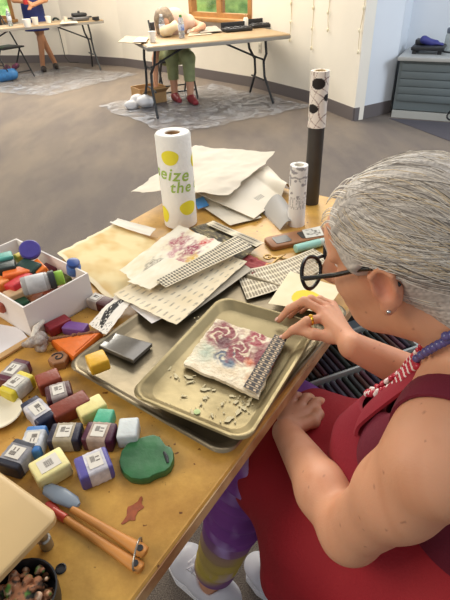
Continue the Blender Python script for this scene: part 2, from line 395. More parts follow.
# small strings of lights on the wall
m_bead = mat('tiny lamp beads', 'f0e6c8', .3); m_string = mat('pale string', 'dccfb2', .7)
for j, (x, yb, yt, lab) in enumerate([(290, 40, 0, 'thin pale string of tiny lights hanging leftmost on the wall, over the middle table end'), (309, 48, 0, 'thin pale string of tiny lights hanging second from the left on the wall'),
        (324, 30, 0, 'short pale string of tiny lights hanging second from the pillar corner'), (352, 52, 0, 'long pale string of tiny lights hanging nearest the pillar corner')]):
    t = (x-252)/(307-252)
    base = pts[5]+(pts[6]-pts[5])*t if x <= 307 else pts[6]+(pts[7]-pts[6])*((x-307)/(353-307))
    sg = pts[6]-pts[5] if x <= 307 else pts[7]-pts[6]; nn = nrm([-sg[1], sg[0]]); nn = -nn if nn[1] > 0 else nn
    b2 = base+nn*.012; z0, z1 = zof(b2, yb), 1.75
    st = thing('string_light', (*b2, z0), lab, 'string light', 'strings of tiny lights on the wall')
    cp = [np.array([*(b2+nn*.006*math.sin(k*1.3)+nrm(sg)*.012*math.sin(k*.9+j)), z0+(z1-z0)*k/12]) for k in range(13)]
    MB().tube(cp, .0035, 5).build('cord', m_string, st)
    for k in range(0, 13, 2): MB().ball(cp[k]+np.array([*(nn*.006), 0]), (.012, .012, .02), 8, 5).build('lamp', m_bead, st)
b2 = pts[5]+(pts[6]-pts[5])*.16; zo = zof(b2, 48); sg = nrm(pts[6]-pts[5]); nn = np.array([-sg[1], sg[0]]); nn = -nn if nn[1] > 0 else nn
ou = thing('wall_outlet', (*b2, zo), 'white wall outlet behind the legs of the middle table', 'outlet')
MB().box((*(b2+nn*.004), zo), (.07, .008, .115), (*sg, 0), bevel=.002).build('plate', mat('outlet white', 'd8d3c6', .4), ou)
for dz in (-.025, .025): MB().box((*(b2+nn*.0085), zo+dz), (.034, .003, .03), (*sg, 0), bevel=.001).build('socket', mat('outlet ivory', 'b8b2a4', .4), ou)

# clear plastic drop sheets on the carpet
def film():
    m = mat('clear plastic film', 'd6dbe6', .07, spec=1., bump=1., bscale=14); nt = m.node_tree
    tc = nt.nodes.new('ShaderNodeTexCoord'); n = nt.nodes.new('ShaderNodeTexNoise'); n.inputs['Scale'].default_value = 5; n.inputs['Detail'].default_value = 9; n.inputs['Roughness'].default_value = .7; n.inputs['Distortion'].default_value = 2.2
    r = nt.nodes.new('ShaderNodeValToRGB'); r.color_ramp.elements[0].position = .44; r.color_ramp.elements[1].position = .68; r.color_ramp.elements[0].color = (.05, .05, .05, 1); r.color_ramp.elements[1].color = (.5, .5, .5, 1)  # pale alpha streaks paint in the highlights along the wrinkles
    nt.links.new(tc.outputs['Object'], n.inputs['Vector']); nt.links.new(n.outputs['Fac'], r.inputs['Fac']); nt.links.new(r.outputs['Color'], nt.nodes['Principled BSDF'].inputs['Alpha']); return m
def plastic(name, quad, seed, label):
    m = film() if 'clear plastic film' not in _mats else _mats['clear plastic film']
    o = sheet(name, quad, .004, 70, 50, m=m, amp=.016, freq=22, seed=seed, th=.0004, rag=.08); tag(o, label, 'plastic sheet')
plastic('drop_sheet', [(98, 106), (172, 136), (312, 106), (212, 84)], 3, 'crinkled clear plastic sheet on the carpet under the middle table')
plastic('drop_sheet', [(-40, 90), (48, 96), (140, 74), (60, 66.5)], 8, 'crinkled clear plastic sheet on the carpet under the table at upper left')

# ------------------------------------------------------------------ tables and people at the back of the room
m_top = mat('tan folding table top', 'a08866', .5, noise=.1, scale=5); m_edge = mat('grey table edge', '8f8b84', .5); m_leg = mat('dark grey powder coat', '33363a', .45, metal=.3)
def folding_table(A, e, L, Wd, label, legs=True, h=.74):
    A = np.array([A[0], A[1], 0]); n = np.array([-e[1], e[0], 0]); c = A+e*L/2+n*Wd/2
    t = thing('folding_table', c, label, 'table')
    V, Fc = loops([rrect(c+np.array([0, 0, z]), e, n, L/2-i, Wd/2-i, .05, 5) for z, i in ((h-.045, .006), (h-.038, 0), (h-.008, 0), (h, .008))])
    mesh('tabletop', V, Fc, m_top, t, 40)
    V, Fc = loops([rrect(c+np.array([0, 0, z]), e, n, L/2-.0+i, Wd/2+i, .052, 5) for z, i in ((h-.046, .001), (h-.044, .004), (h-.014, .004), (h-.012, .001))]); mesh('edge_band', V, Fc, m_edge, t, 40)
    for end, sx in ((.09, 1), (L-.22, -1)):
        lm = MB()
        for s in (-1, 1):
            o = c+e*(end-L/2); w0 = Wd*.30*s; w1 = Wd*.15*s; w2 = Wd*.40*s
            zf = lambda z, w_, k=0: o+n*w_+e*k*sx+np.array([0, 0, z])
            MB().tube([zf(h-.046, w0, .02), zf(h-.2, w0*.95, .0), zf(.44, w1, -.02), zf(.28, w1*1.05, -.03), zf(.02, w2, -.05)], .0145, 8).build('leg', m_leg, t)
        MB().tube([o-n*Wd*.17+np.array([0, 0, .47]), o+n*Wd*.17+np.array([0, 0, .47])], .011, 7).build('crossbar', m_leg, t)
        MB().tube([o-n*Wd*.20+np.array([0, 0, .25]), o+n*Wd*.20+np.array([0, 0, .25])], .011, 7).build('crossbar', m_leg, t)
        MB().tube([o+np.array([0, 0, .47]), o+e*sx*.5+np.array([0, 0, h-.05])], .011, 7).build('brace', m_leg, t)
    return t
A1 = at(148, 49, .72); B1 = at(292, 36, .72); e1 = nrm([B1[0]-A1[0], B1[1]-A1[1], 0]); n1 = np.array([-e1[1], e1[0], 0]); L1 = float(np.linalg.norm((B1-A1)[:2]))
folding_table(A1, e1, L1, .88, 'tan folding table with a bowed person seated behind it')
B2 = at(116, 20, .72); A2 = at(-10, 31, .72); e2 = nrm([B2[0]-A2[0], B2[1]-A2[1], 0]); n2 = np.array([-e2[1], e2[0], 0]); L2 = float(np.linalg.norm((B2-A2)[:2]))
B2 = B2-e2*.2-n2*.02
folding_table(B2-e2*2.0, e2, 2.0, .60, 'tan folding table at upper left with a standing person behind it')
on1 = lambda s, t: np.array([*(A1+e1*s*L1+n1*t*.88)[:2], .742])
on2 = lambda s, t: np.array([*(B2-e2*2.0+e2*s*2.0+n2*t*.60)[:2], .742])

# things on the middle table
m_white = mat('white plastic', 'eceae4', .4)
def bottle(p, label, capcol, lab='3b66b8'):
    t = thing('water_bottle', p, label, 'bottle')
    MB().lathe([(.03, 0), (.033, .006), (.033, .05), (.031, .06), (.033, .07), (.033, .15), (.024, .185), (.013, .2), (.013, .21)], p, seg=16).build('bottle_body', mat('clear bottle plastic', 'dbe6f0', .08, trans=.75, spec=.5), t)
    MB().lathe([(.0338, .075), (.0342, .078), (.0342, .125), (.0338, .128)], p, seg=16).build('bottle_label', mat('bottle label '+lab, lab, .5, color2='dfe6f2', scale=25), t)
    MB().lathe([(.0155, .2), (.016, .202), (.016, .22), (.014, .223)], p, seg=12).build('cap', mat('cap '+capcol, capcol, .4), t)
zt1 = .742
bottle(at(182, 38, zt1), 'water bottle with a green cap and blue label on the middle table', '3f8a3c')
bottle(at(163, 37, zt1), 'water bottle with a white cap and pale blue label in front of the bowed head', 'e6e6ea', '7ca0d8')
def cup(p, label, col='f0eee8', r=.04, h=.1, group=None):
    t = thing('paper_cup', p, label, 'cup', group)
    MB().lathe([(r*.75, 0), (r*.78, .004), (r, h), (r*.96, h), (r*.72, .008), (0, .008)], p, seg=18).build('cup_body', mat('cup '+col, col, .5), t)
    MB().tube([np.asarray(p)+np.array([r*math.cos(a), r*math.sin(a), h]) for a in np.linspace(0, 2*math.pi, 19)], .0025, 5, False).build('rim', mat('cup '+col, col, .5), t)
cup(at(153, 42, zt1), 'white paper cup left of the water bottles on the middle table')
def flat(name, q, z, col, label, cat, th=.004, amp=.006, seed=0, group=None):
    o = sheet(name, q, z+th, 16, 12, m=mat('paper '+col, col, .7, noise=.15, scale=18), amp=amp, seed=seed, th=th); return tag(o, label, cat, group)
flat('magazine', [(118, 42), (140, 44), (150, 38), (126, 36)], zt1, 'b09f84', 'open tan magazine at the left end of the middle table', 'magazine', .006)
flat('paper_sheet', [(133, 42), (146, 42), (148, 38), (139, 37)], zt1+.012, 'e8ddc8', 'cream paper sheet beside the magazine on the middle table', 'paper')
flat('paper_sheet', [(188, 36), (212, 34), (206, 29), (190, 31)], zt1, 'd9cdb6', 'tan paper sheet right of the green capped bottle', 'paper')
flat('newspaper', [(200, 33), (222, 31), (216, 26), (198, 28)], zt1+.012, 'a39b90', 'grey printed newspaper lying beside black tools on the middle table', 'newspaper', .005)
c0 = at(171, 37, zt1); s = SDF(c0-.25, c0+.3, .012)
s.cap(c0+np.array([-.07, 0, .06]), c0+np.array([.06, .02, .1]), .055, .04); s.cap(c0+np.array([-.02, .03, .05]), c0+np.array([.05, .05, .13]), .05, .03)
tag(crunch(s, 'paper_bag', mat('cream kraft paper', 'e0cfae', .8, bump=.6, bscale=25)), 'crumpled cream paper bag between the two water bottles', 'bag')
def black_case(q, label, k):
    c = at(*q, zt1); t = thing('tool_case', c, label, 'case')
    MB().box(c+np.array([0, 0, .02]), (.34, .16, .036), e1, bevel=.008).build('case_base', m_blk, t)
    for i in range(5): MB().box(c+e1*(-.12+.06*i)+np.array([0, 0, .042]), (.035, .12, .012), e1, bevel=.003).build('tool', mat('tool steel %d' % (i % 2), ['55565a', '2a2b2f'][i % 2], .4), t)
    MB().box(c+n1*.085+np.array([0, 0, .05]), (.34, .012, .08), e1, bevel=.004).build('case_lid', m_blk, t)
black_case((237, 31), 'black tool case lying open on the middle table, left of the spray can', 0)
black_case((263, 27), 'black tool case near the right end of the middle table', 1)
p = at(249, 30, zt1)+n1*.1; t = thing('spray_can', p, 'white spray can with a tan nozzle standing among the black cases', 'can')
MB().lathe([(.028, 0), (.03, .004), (.03, .11), (.02, .125)], p, seg=16).build('can_body', m_white, t); MB().lathe([(.012, .125), (.013, .15), (.009, .16)], p, seg=12).build('nozzle', mat('tan nozzle', 'b48a60', .5), t)
# things on the upper left table
cup(at(28, 27, zt1), 'wide white paper cup in front of the standing person', r=.06, h=.1); cup(at(49, 23, zt1), 'small white paper cup right of the standing person', r=.045, h=.09)
cup(at(36, 25, zt1), 'white paper cup beside the wide cup on the upper left table', 'e0dcd4', .05, .1)
bottle(at(11, 26, zt1), 'clear water bottle at the left end of the upper left table', 'e8e8e8', 'b9c6dc')
p = at(80, 20.5, zt1); t = thing('electric_skillet', p, 'silver electric skillet with dark lid near the right end of the upper left table', 'skillet')
MB().box(p+np.array([0, 0, .03]), (.26, .2, .05), e2, bevel=.015).build('pan', mat('skillet metal', '77777a', .35, metal=.6), t); MB().box(p+np.array([0, 0, .08]), (.22, .16, .05), e2, bevel=.02).build('lid', m_blk, t); MB().ball(p+np.array([0, 0, .115]), .02).build('knob', m_blk, t)
for s in (-1, 1): MB().box(p+e2*s*.16+np.array([0, 0, .04]), (.07, .05, .02), e2, bevel=.006).build('handle', m_blk, t)
p = at(96, 20, zt1); t = thing('tape_roll', p, 'dark roll of tape at the right end of the upper left table', 'tape'); MB().lathe([(.03, 0), (.055, 0), (.055, .045), (.03, .045)], p, close=True).build('tape', m_blk, t); MB().lathe([(.026, 0), (.03, 0), (.03, .046), (.026, .046)], p, close=True).build('tape_core', mat('kraft core', 'a98a62', .7), t)
flat('paper_sheet', [(60, 24), (78, 23), (76, 20), (62, 20)], zt1, 'd2c6b2', 'pale paper sheet between the cups and the skillet', 'paper')
p = at(66, 22, zt1); cup(p, 'small pale cup standing on the paper sheet by the skillet', 'cfc9be', .035, .07)

# folding chairs
def folding_chair(c, d, label, m):
    c = np.array([c[0], c[1], 0]); d = nrm([d[0], d[1], 0]); l = np.array([-d[1], d[0], 0]); z = lambda k: np.array([0, 0, k])
    t = thing('folding_chair', c, label, 'chair')
    MB().box(c+z(.445), (.4, .4, .025), d, bevel=.01).build('seat', m, t)
    MB().box(c-d*.24+z(.74), (.03, .4, .2), d, bevel=.01).build('backrest', m, t)
    for s in (-1, 1):
        MB().tube([c+d*.26+l*s*.21, c+d*.02+l*s*.21+z(.43), c-d*.24+l*s*.21+z(.86)], .012, 7).build('leg', m, t)
        MB().tube([c-d*.24+l*s*.18, c+d*.1+l*s*.18+z(.43)], .012, 7).build('leg', m, t)
    MB().tube([c+d*.2-l*.21+z(.1), c+d*.2+l*.21+z(.1)], .009, 6).build('stretcher', m, t); MB().tube([c-d*.19-l*.18+z(.1), c-d*.19+l*.18+z(.1)], .009, 6).build('stretcher', m, t)
m_chair = mat('black chair steel', '26282c', .45)
folding_chair(at(14, 78, 0), e2*.5-n2, 'dark folding chair at the left edge, in front of the upper left table', m_chair)

# person on the far side of the upper left table
def fig(h=.012, pad=.14, pts=()):
    P = np.array(pts); return SDF(P.min(0)-pad, P.max(0)+pad, h)
m_skin2 = mat('tanned skin', 'c08a66', .55); m_navy = mat('navy dress cloth', '23306e', .8, noise=.2, scale=10); m_red = mat('red cloth', 'b03030', .7)
fl = at(44, 71, 0); fr = at(56, 68, 0); hip = (fl+fr)/2+np.array([-.03, .1, .0])
d = nrm([.35, -.94, 0]); l = np.array([-d[1], d[0], 0]); z = lambda k: np.array([0, 0, k])
per = thing('person', (fl+fr)/2, 'person standing in a navy dress behind the upper left table, cropped at the shoulders', 'person')
hip = np.array([*((fl+fr)/2)[:2], 0])-d*.04-l*.06
J = dict(pel=hip+z(.88), ch=hip+z(1.22), nk=hip+z(1.44), hd=hip+z(1.58)+d*.03)
s = fig(.012, .16, [J['pel'], J['hd'], fl+z(.02), fr+z(.02), hip+l*.35+z(1), hip-l*.4+d*.45+z(.9)])
s.cap(J['pel'], J['ch'], .135, .14, .05); s.cap(J['ch'], J['nk'], .1, .055, .05); s.cap(J['nk'], J['hd'], .055, .05, .03); s.ell(J['hd']+z(.04), (.075, .095, .115), k=.02)
for q, f in ((1, fl), (-1, fr)):
    a = f+z(.09); kn = (a+hip+l*q*.085+z(.88))/2+d*.02
    s.chain([hip+l*q*.085+z(.86), kn, a], [.085, .055, .038], .03); s.cap(a-z(.03), f+d*.13+z(.03), .035, .03, .02)
    s.ell(J['hd']+l*q*.075+z(.03), (.012, .02, .03), k=.01)
sh = {q: hip+l*q*.17+z(1.36) for q in (1, -1)}; hand = {1: at(45, 13, .95)+d*0, -1: at(55, 11, 1.0)}
hand = {1: hip+l*.03+d*.32+z(.98), -1: hip-l*.1+d*.3+z(1.02)}
hands = {}
for q in (1, -1):
    el = (sh[q]+hand[q])/2+l*q*.12-z(.14); s.chain([sh[q], el, hand[q]], [.05, .04, .028], .02)
    v = nrm(hand[q]-el); s.cap(hand[q], hand[q]+v*.07, .03, .03, .015)
    for i in range(4): s.chain([hand[q]+v*.06+l*(.02-.014*i), hand[q]+v*.11+l*(.024-.016*i)-z(.012), hand[q]+v*.14+l*(.024-.016*i)-z(.035)], [.011, .01, .008], .006)
    s.cap(hand[q]+v*.03, hand[q]+v*.07-l*q*.045, .012, .01, .01)
s.cap(J['hd']+d*.085+z(.04), J['hd']+d*.1+z(.0), .011, .014, .01)
crunch(s, 'body', m_skin2, per, 1)
s = fig(.014, .3, [hip+z(.5), hip+z(1.5)])
s.cap(hip+z(.64), hip+z(.9), .2, .16, .05); s.cap(hip+z(.9), J['ch'], .16, .165, .05); s.cap(J['ch'], hip+z(1.38), .15, .07, .04); s.cap(sh[1]-z(.0), sh[-1], .062, .062, .03)
V_, Q_ = s.mesh(); V_[:, 2] = np.maximum(V_[:, 2], .6); mesh('dress', V_, Q_, m_navy, per, True)
s = fig(.012, .2, [J['hd']]); s.ell(J['hd']+z(.06)-d*.012, (.09, .105, .115), k=.02); s.ell(J['hd']+d*.1+z(.0), (.07, .07, .1), k=.02, op='sub'); crunch(s, 'hair', mat('brown hair', '6a4a34', .6), per)
for q, f in ((1, fl), (-1, fr)):
    s = fig(.008, .2, [f]); s.chain([f-d*.06+z(.045), f+d*.06+z(.04), f+d*.17+z(.032)], [.044, .046, .034], .02); s.field(lambda P: P[..., 2]-.004, k=.003, op='sub') if False else None
    s.ell(f+z(.13), (.045, .045, .06), op='sub'); crunch(s, 'shoe', mat('dark shoe', '2b2422', .5), per, move=lambda V: np.column_stack([V[:, :2], np.maximum(V[:, 2], .005)]))
p = hand[-1]+d*.1
t = thing('spray_bottle', p, 'red spray bottle held by the standing person', 'bottle'); MB().lathe([(.03, 0), (.035, .02), (.035, .12), (.015, .16)], p-z(.03)).build('bottle_body', m_red, t); MB().box(p+z(.15), (.03, .07, .03), bevel=.006).build('spray_head', mat('spray head', '9a2a28', .4), t)

# bag under the upper left table
c = at(8, 82, 0); bg = thing('backpack', c, 'blue and black backpack slumped on the plastic sheet at the left edge', 'bag')
s = SDF(c-.4, c+.5, .012); s.cap(c+z(.09)+np.array([-.1, 0, 0]), c+z(.11)+np.array([.1, .02, 0]), .09, .08, .03); V_, Q_ = s.mesh(); V_[:, 2] = np.maximum(V_[:, 2], .012); mesh('bag_body', V_, Q_, mat('blue nylon', '3c7fc0', .6, noise=.3, scale=20), bg, True)
s = SDF(c-.4, c+.6, .012)
for k in range(9): s.ell(c+np.array([R.uniform(-.02, .2), R.uniform(.02, .12), R.uniform(.12, .24)]), [R.uniform(.03, .06)]*3, k=.02)
crunch(s, 'bag_flap', mat('black nylon', '24222c', .7, color2='6a2c4c', scale=14), bg)
MB().tube([c+np.array([-.08, -.05, .16]), c+np.array([-.05, -.1, .25]), c+np.array([.03, -.1, .25]), c+np.array([.06, -.05, .16])], .009, 7).build('strap', m_blk, bg)
m_cord = mat('dark cord', '2c2c2c', .6)
wp = pts[1]+(pts[2]-pts[1])*.9; tag(MB().tube([np.array([wp[0], wp[1]-.03, .62]), np.array([wp[0]+.02, wp[1]-.05, .4]), np.array([wp[0]+.03, wp[1]-.06, .1]), np.array([wp[0]+.1, wp[1]-.1, .012]), np.array([wp[0]+.5, wp[1]-.2, .012])], .007, 6).build('extension_cord', m_cord), 'dark cord running down the wall behind the upper left table', 'cord')
s = SDF(np.array([wp[0]-.2, wp[1]-.3, .4]), np.array([wp[0]+.3, wp[1]+.1, .9]), .012)
for k in range(10): a = k*.63; s.cap((wp[0]+.06*math.cos(a), wp[1]-.06, .66+.06*math.sin(a)), (wp[0]+.06*math.cos(a+.63), wp[1]-.07, .66+.06*math.sin(a+.63)), .016, k=.01)
tag(crunch(s, 'cord_coil', mat('dark green cord', '2f3d36', .6)), 'coiled dark green cord hung on the wall below the upper left table', 'cord')

# seated person bending down behind the middle table
fl = at(176, 101, 0); fr = at(192, 103, 0); sit = (fl+fr)/2+n1*.34; sit[2] = 0; d = -n1; l = np.array([-d[1], d[0], 0])   # l: the person's own left
per = thing('person', sit, 'person in green trousers and red shoes seated behind the middle table, bowing down', 'person')
pel = sit+z(.52); sho = at(172, 24, .86); sho = np.array([sit[0], sit[1], 0])+d*.22+z(.86); 
hd = at(164, 20, .93); hd = np.array([*(sit+d*.42-l*.06)[:2], .89])
hx = at(164, 20, .90); hd = hx
s = fig(.012, .2, [pel-l*.3, hd, fl, fr, sho+l*.3, at(157, 88, .2)])
s.cap(pel, sho, .14, .12, .05); s.cap(sho, hd, .055, .05, .04); s.ell(hd, (.08, .1, .105), k=.02)
rk = {}
for q, f in ((1, fr), (-1, fl)):
    hp = pel+l*q*.1; kn = np.array([f[0], f[1], 0])+n1*.02+z(.5); s.chain([hp, kn, f+n1*.03+z(.09)], [.085, .065, .04], .03); s.cap(f+n1*.03+z(.06), f+d*.12+z(.03), .036, .03, .02)
aL, aR = sho-l*.17, sho+l*.17
hl = at(156, 88, .16)
el = (aL+hl)/2+np.array([0, 0, -.02])-l*.04; s.chain([aL, el, hl], [.048, .038, .027], .02); v = nrm(hl-el); s.cap(hl, hl+v*.06, .03, .03, .01)
for i in range(4): s.chain([hl+v*.05+e1*(.02-.014*i), hl+v*.1+e1*(.022-.015*i), hl+v*.13+e1*(.022-.015*i)+d*.02], [.011, .01, .008], .006)
s.cap(hl+v*.02, hl+v*.06+n1*.04, .012, .01, .01)
hr = sit+d*.42+l*.2+z(.79); el = (aR+hr)/2+l*.12-z(.02); s.chain([aR, el, hr], [.048, .038, .027], .02); v = nrm(hr-el+z(.02)); s.cap(hr, hr+v*.06, .028, .026, .01)
for i in range(4): s.cap(hr+v*.05+e1*(.02-.014*i), hr+v*.12+e1*(.022-.015*i)-z(.01), .011, .008, .006)
s.cap(hr+v*.02, hr+v*.06+e1*.045, .012, .01, .01)
crunch(s, 'body', mat('fair skin', 'd3a184', .55), per, 1)
s = fig(.014, .25, [pel, sho+l*.2, sho-l*.2]); s.cap(pel+z(.03), sho, .165, .15, .05); s.cap(aL-v*0, aR, .075, .075, .04); s.cap(aL, aL+(hl-aL)*.2, .062, .058, .02); s.cap(aR, aR+(hr-aR)*.25, .062, .058, .02); crunch(s, 'shirt', mat('pale pink shirt', 'd9bba8', .8, noise=.1, scale=8), per)
s = fig(.012, .25, [pel-l*.2, pel+l*.2, fl+z(.2), fr+z(.2)])
for q, f in ((1, fr), (-1, fl)): kn = np.array([f[0], f[1], 0])+n1*.02+z(.5); s.chain([pel+l*q*.09, kn, f+n1*.03+z(.26)], [.105, .078, .066], .03)
s.cap(pel-l*.08, pel+l*.08, .15, .15, .03); V_, Q_ = s.mesh(); V_[:, 2] = np.maximum(V_[:, 2], .25); mesh('trousers', V_, Q_, mat('sage green trousers', '98a377', .8, noise=.2, scale=14), per, True)
s = fig(.01, .25, [hd]); s.ell(hd+np.array([0, 0, .02])-d*.01, (.105, .115, .115), k=.02); s.cap(hd-l*.06, hd-l*.07-z(.12), .05, .03, .03); s.cap(hd+l*.06, hd+l*.07-z(.1), .05, .03, .03); s.ell(hd+d*.12-z(.05), (.06, .06, .08), k=.02, op='sub')
crunch(s, 'hair', mat('ash blond hair', '9c8a74', .6, color2='77675a', scale=30), per)
for q, f in ((1, fr), (-1, fl)):
    s = fig(.008, .22, [f]); s.chain([f+n1*.07+z(.05), f+n1*.0+z(.05), f+d*.15+z(.035)], [.045, .05, .038], .02); s.ell(f+n1*.03+z(.15), (.045, .045, .06), op='sub')
    crunch(s, 'shoe', mat('dark red shoe', '8c2a34', .5), per, move=lambda V: np.column_stack([V[:, :2], np.maximum(V[:, 2], .012)]))
folding_chair(sit, d, 'black folding chair under the person in green trousers', m_chair)
# box and white cloth on the floor by the middle table
c = at(150, 103, 0); bx = thing('cardboard_box', c, 'open tan cardboard box on the plastic sheet by the bowed person reaching down', 'box')
ca = nrm([.8, .5, 0]); cb = np.array([-ca[1], ca[0], 0]); m_card = mat('tan cardboard', 'b08b5c', .8, noise=.12, scale=8)
MB().box(c+z(.02), (.34, .26, .012), ca).build('box_bottom', m_card, bx)
for s_ in (-1, 1): MB().box(c+ca*s_*.17+z(.11), (.01, .26, .18), ca).build('box_side', m_card, bx); MB().box(c+cb*s_*.13+z(.11), (.34, .01, .18), ca).build('box_side', m_card, bx)
MB().box(c-cb*.19+z(.17), (.34, .13, .008), ca, ez=(nrm(cb*.55+z(1)))).build('flap', m_card, bx)
c = at(141, 109, 0); s = SDF(c-.3, c+.35, .012)
for k in range(14): s.ell(c+np.array([R.uniform(-.14, .14), R.uniform(-.1, .12), R.uniform(.03, .12)]), (R.uniform(.04, .09), R.uniform(.03, .08), R.uniform(.03, .06)), k=.02)
tag(crunch(s, 'cloth_rag', mat('white rag', 'dfe0e4', .8, bump=.7, bscale=25), move=lambda V: np.column_stack([V[:, :2], np.maximum(V[:, 2], .012)])), 'crumpled white rag on the floor beside the cardboard box', 'rag')

# ------------------------------------------------------------------ the work table in front
et = nrm([.572, .820, 0]); vt = np.array([-et[1], et[0], 0]); RE = at(245, 449, T); RE[2] = 0
tp = lambda a, b, z=0.: RE+et*a+vt*b+np.array([0, 0, z])        # a along the table, b in from its right edge
def mustard():
    m = mat('mustard table paint', 'd8a24a', .42, noise=.0, bump=.08, bscale=60, spec=.45); nt = m.node_tree; b = nt.nodes['Principled BSDF']
    tc = nt.nodes.new('ShaderNodeTexCoord'); n = nt.nodes.new('ShaderNodeTexNoise'); n.inputs['Scale'].default_value = 9; n.inputs['Detail'].default_value = 8; n.inputs['Roughness'].default_value = .7
    r = nt.nodes.new('ShaderNodeValToRGB'); r.color_ramp.elements[0].position = .3; r.color_ramp.elements[1].position = .62
    r.color_ramp.elements[0].color = (*lin('ab7b36'), 1); r.color_ramp.elements[1].color = (*lin('d3a34e'), 1)
    n2 = nt.nodes.new('ShaderNodeTexNoise'); n2.inputs['Scale'].default_value = 70; n2.inputs['Detail'].default_value = 2
    r2 = nt.nodes.new('ShaderNodeValToRGB'); r2.color_ramp.elements[0].position = .27; r2.color_ramp.elements[1].position = .31; r2.color_ramp.elements[0].color = (.28, .16, .1, 1)
    mx = nt.nodes.new('ShaderNodeMix'); mx.data_type = 'RGBA'; mx.blend_type = 'MULTIPLY'; mx.inputs['Factor'].default_value = 1
    L_ = nt.links.new
    L_(tc.outputs['Object'], n.inputs['Vector']); L_(tc.outputs['Object'], n2.inputs['Vector']); L_(n.outputs['Fac'], r.inputs['Fac']); L_(n2.outputs['Fac'], r2.inputs['Fac'])
    L_(r.outputs['Color'], mx.inputs['A']); L_(r2.outputs['Color'], mx.inputs['B']); L_(mx.outputs['Result'], b.inputs['Base Color']); return m
m_must = mustard()
m_edgew = mat('worn table edge', 'd2b384', .6, color2='a3744a', scale=16, bump=.2, bscale=50)
A_FAR, WID = 1.03, .77
wt = thing('work_table', tp(.1, WID/2), 'mustard topped work table covered in papers and wax blocks', 'table')
V, Fc = loops([rrect(tp((A_FAR-.85)/2, WID/2, z), et, vt, (A_FAR+.85)/2-i, WID/2-i, .025, 5) for z, i in ((T-.028, 0), (T-.003, 0), (T, .003))]); mesh('tabletop', V, Fc, m_must, wt, 40)
V, Fc = loops([rrect(tp((A_FAR-.85)/2, WID/2, z), et, vt, (A_FAR+.85)/2+.002-i, WID/2+.002-i, .027, 5) for z, i in ((T-.031, .002), (T-.0305, 0), (T-.0045, 0), (T-.004, .001))]); mesh('edge_band', V, Fc, m_edgew, wt, 40)
for a in (-.7, .82):
    for b in (.1, WID-.1): MB().tube([tp(a, b, T-.03), tp(a, b, .3), tp(a, b, 0.003)], [.016, .016, .018], 10).build('leg', m_leg, wt)
    MB().tube([tp(a, .1, .3), tp(a, WID-.1, .3)], .012, 8).build('crossbar', m_leg, wt)
# rust coloured stain and a dark bolt in the table top
st = MB(); c = at(134, 511, T+.0006); da = nrm(at(141, 502, T)-at(128, 520, T)); db = np.array([-da[1], da[0], 0])
ol = [c+da*(.022*math.cos(q)*(1+.25*math.sin(3*q)))+db*(.009*math.sin(q)*(1+.4*math.sin(5*q))) for q in np.linspace(0, 2*math.pi, 22)[:-1]]
st.prism(ol, T+.0003, T+.001); st.build('paint_stain', mat('rust stain', '9c4a1c', .6, noise=.3, scale=90), wt)
MB().lathe([(.0075, 0), (.0075, .0015), (.006, .0025), (.0055, .001), (0, .001)], at(61, 569, T), seg=16).build('bolt', m_blk, wt)

m_alu = mat('worn aluminium', '998b68', .43, metal=.8, color2='7d7050', scale=9, bump=.06, bscale=70)
m_alud = mat('stained aluminium', '8f8168', .38, metal=.8, color2='6a604c', scale=7, bump=.06, bscale=60)
def pan(name, p0, ex, a, b, z0, dep, m, label, flare=.012):
    ey = np.array([-ex[1], ex[0], 0]); c = p0; k = lambda i, z: rrect(c+np.array([0, 0, z0-c[2]+z]), ex, ey, a-i, b-i, .03, 7)
    V, Fc = loops([k(flare+.004, .0025), k(flare+.001, .004), k(.004, dep-.002), k(.001, dep), k(-.003, dep), k(-.005, dep-.003), k(-.003, dep-.005), k(.002, dep-.004), k(flare, .0)])
    return tag(mesh(name, V, Fc, m, None, 50), label, 'tray')
# large stained baking sheet under everything, small tray on top of it
zr = T+.036
c1, c2, c3 = at(131, 393, zr), at(222, 297, zr), at(246, 441, zr)
ex = nrm(c2-c1); ey = np.array([ex[1], -ex[0], 0]); la = np.linalg.norm(c2-c1); lb = float((c3-c1)@ey); tc_ = c1+ex*la/2+ey*lb/2
zq = T+.018
g1, g2 = at(68, 364, zq), at(226, 455, zq); gx = nrm(g2-g1); gy = np.array([-gx[1], gx[0], 0]); ga = np.linalg.norm(g2-g1); gb = .47
pan('baking_sheet', g1+gx*ga/2+gy*gb/2, gx, ga/2, gb/2, T+.001, .018, m_alud, 'large grey stained baking sheet lying under the small tray and the papers', .014)
pan('baking_tray', tc_, ex, la/2, lb/2, zr-.016, .017, m_alu, 'small metal baking tray holding the red flower painting', .016)
ztr = zr-.016+.0035
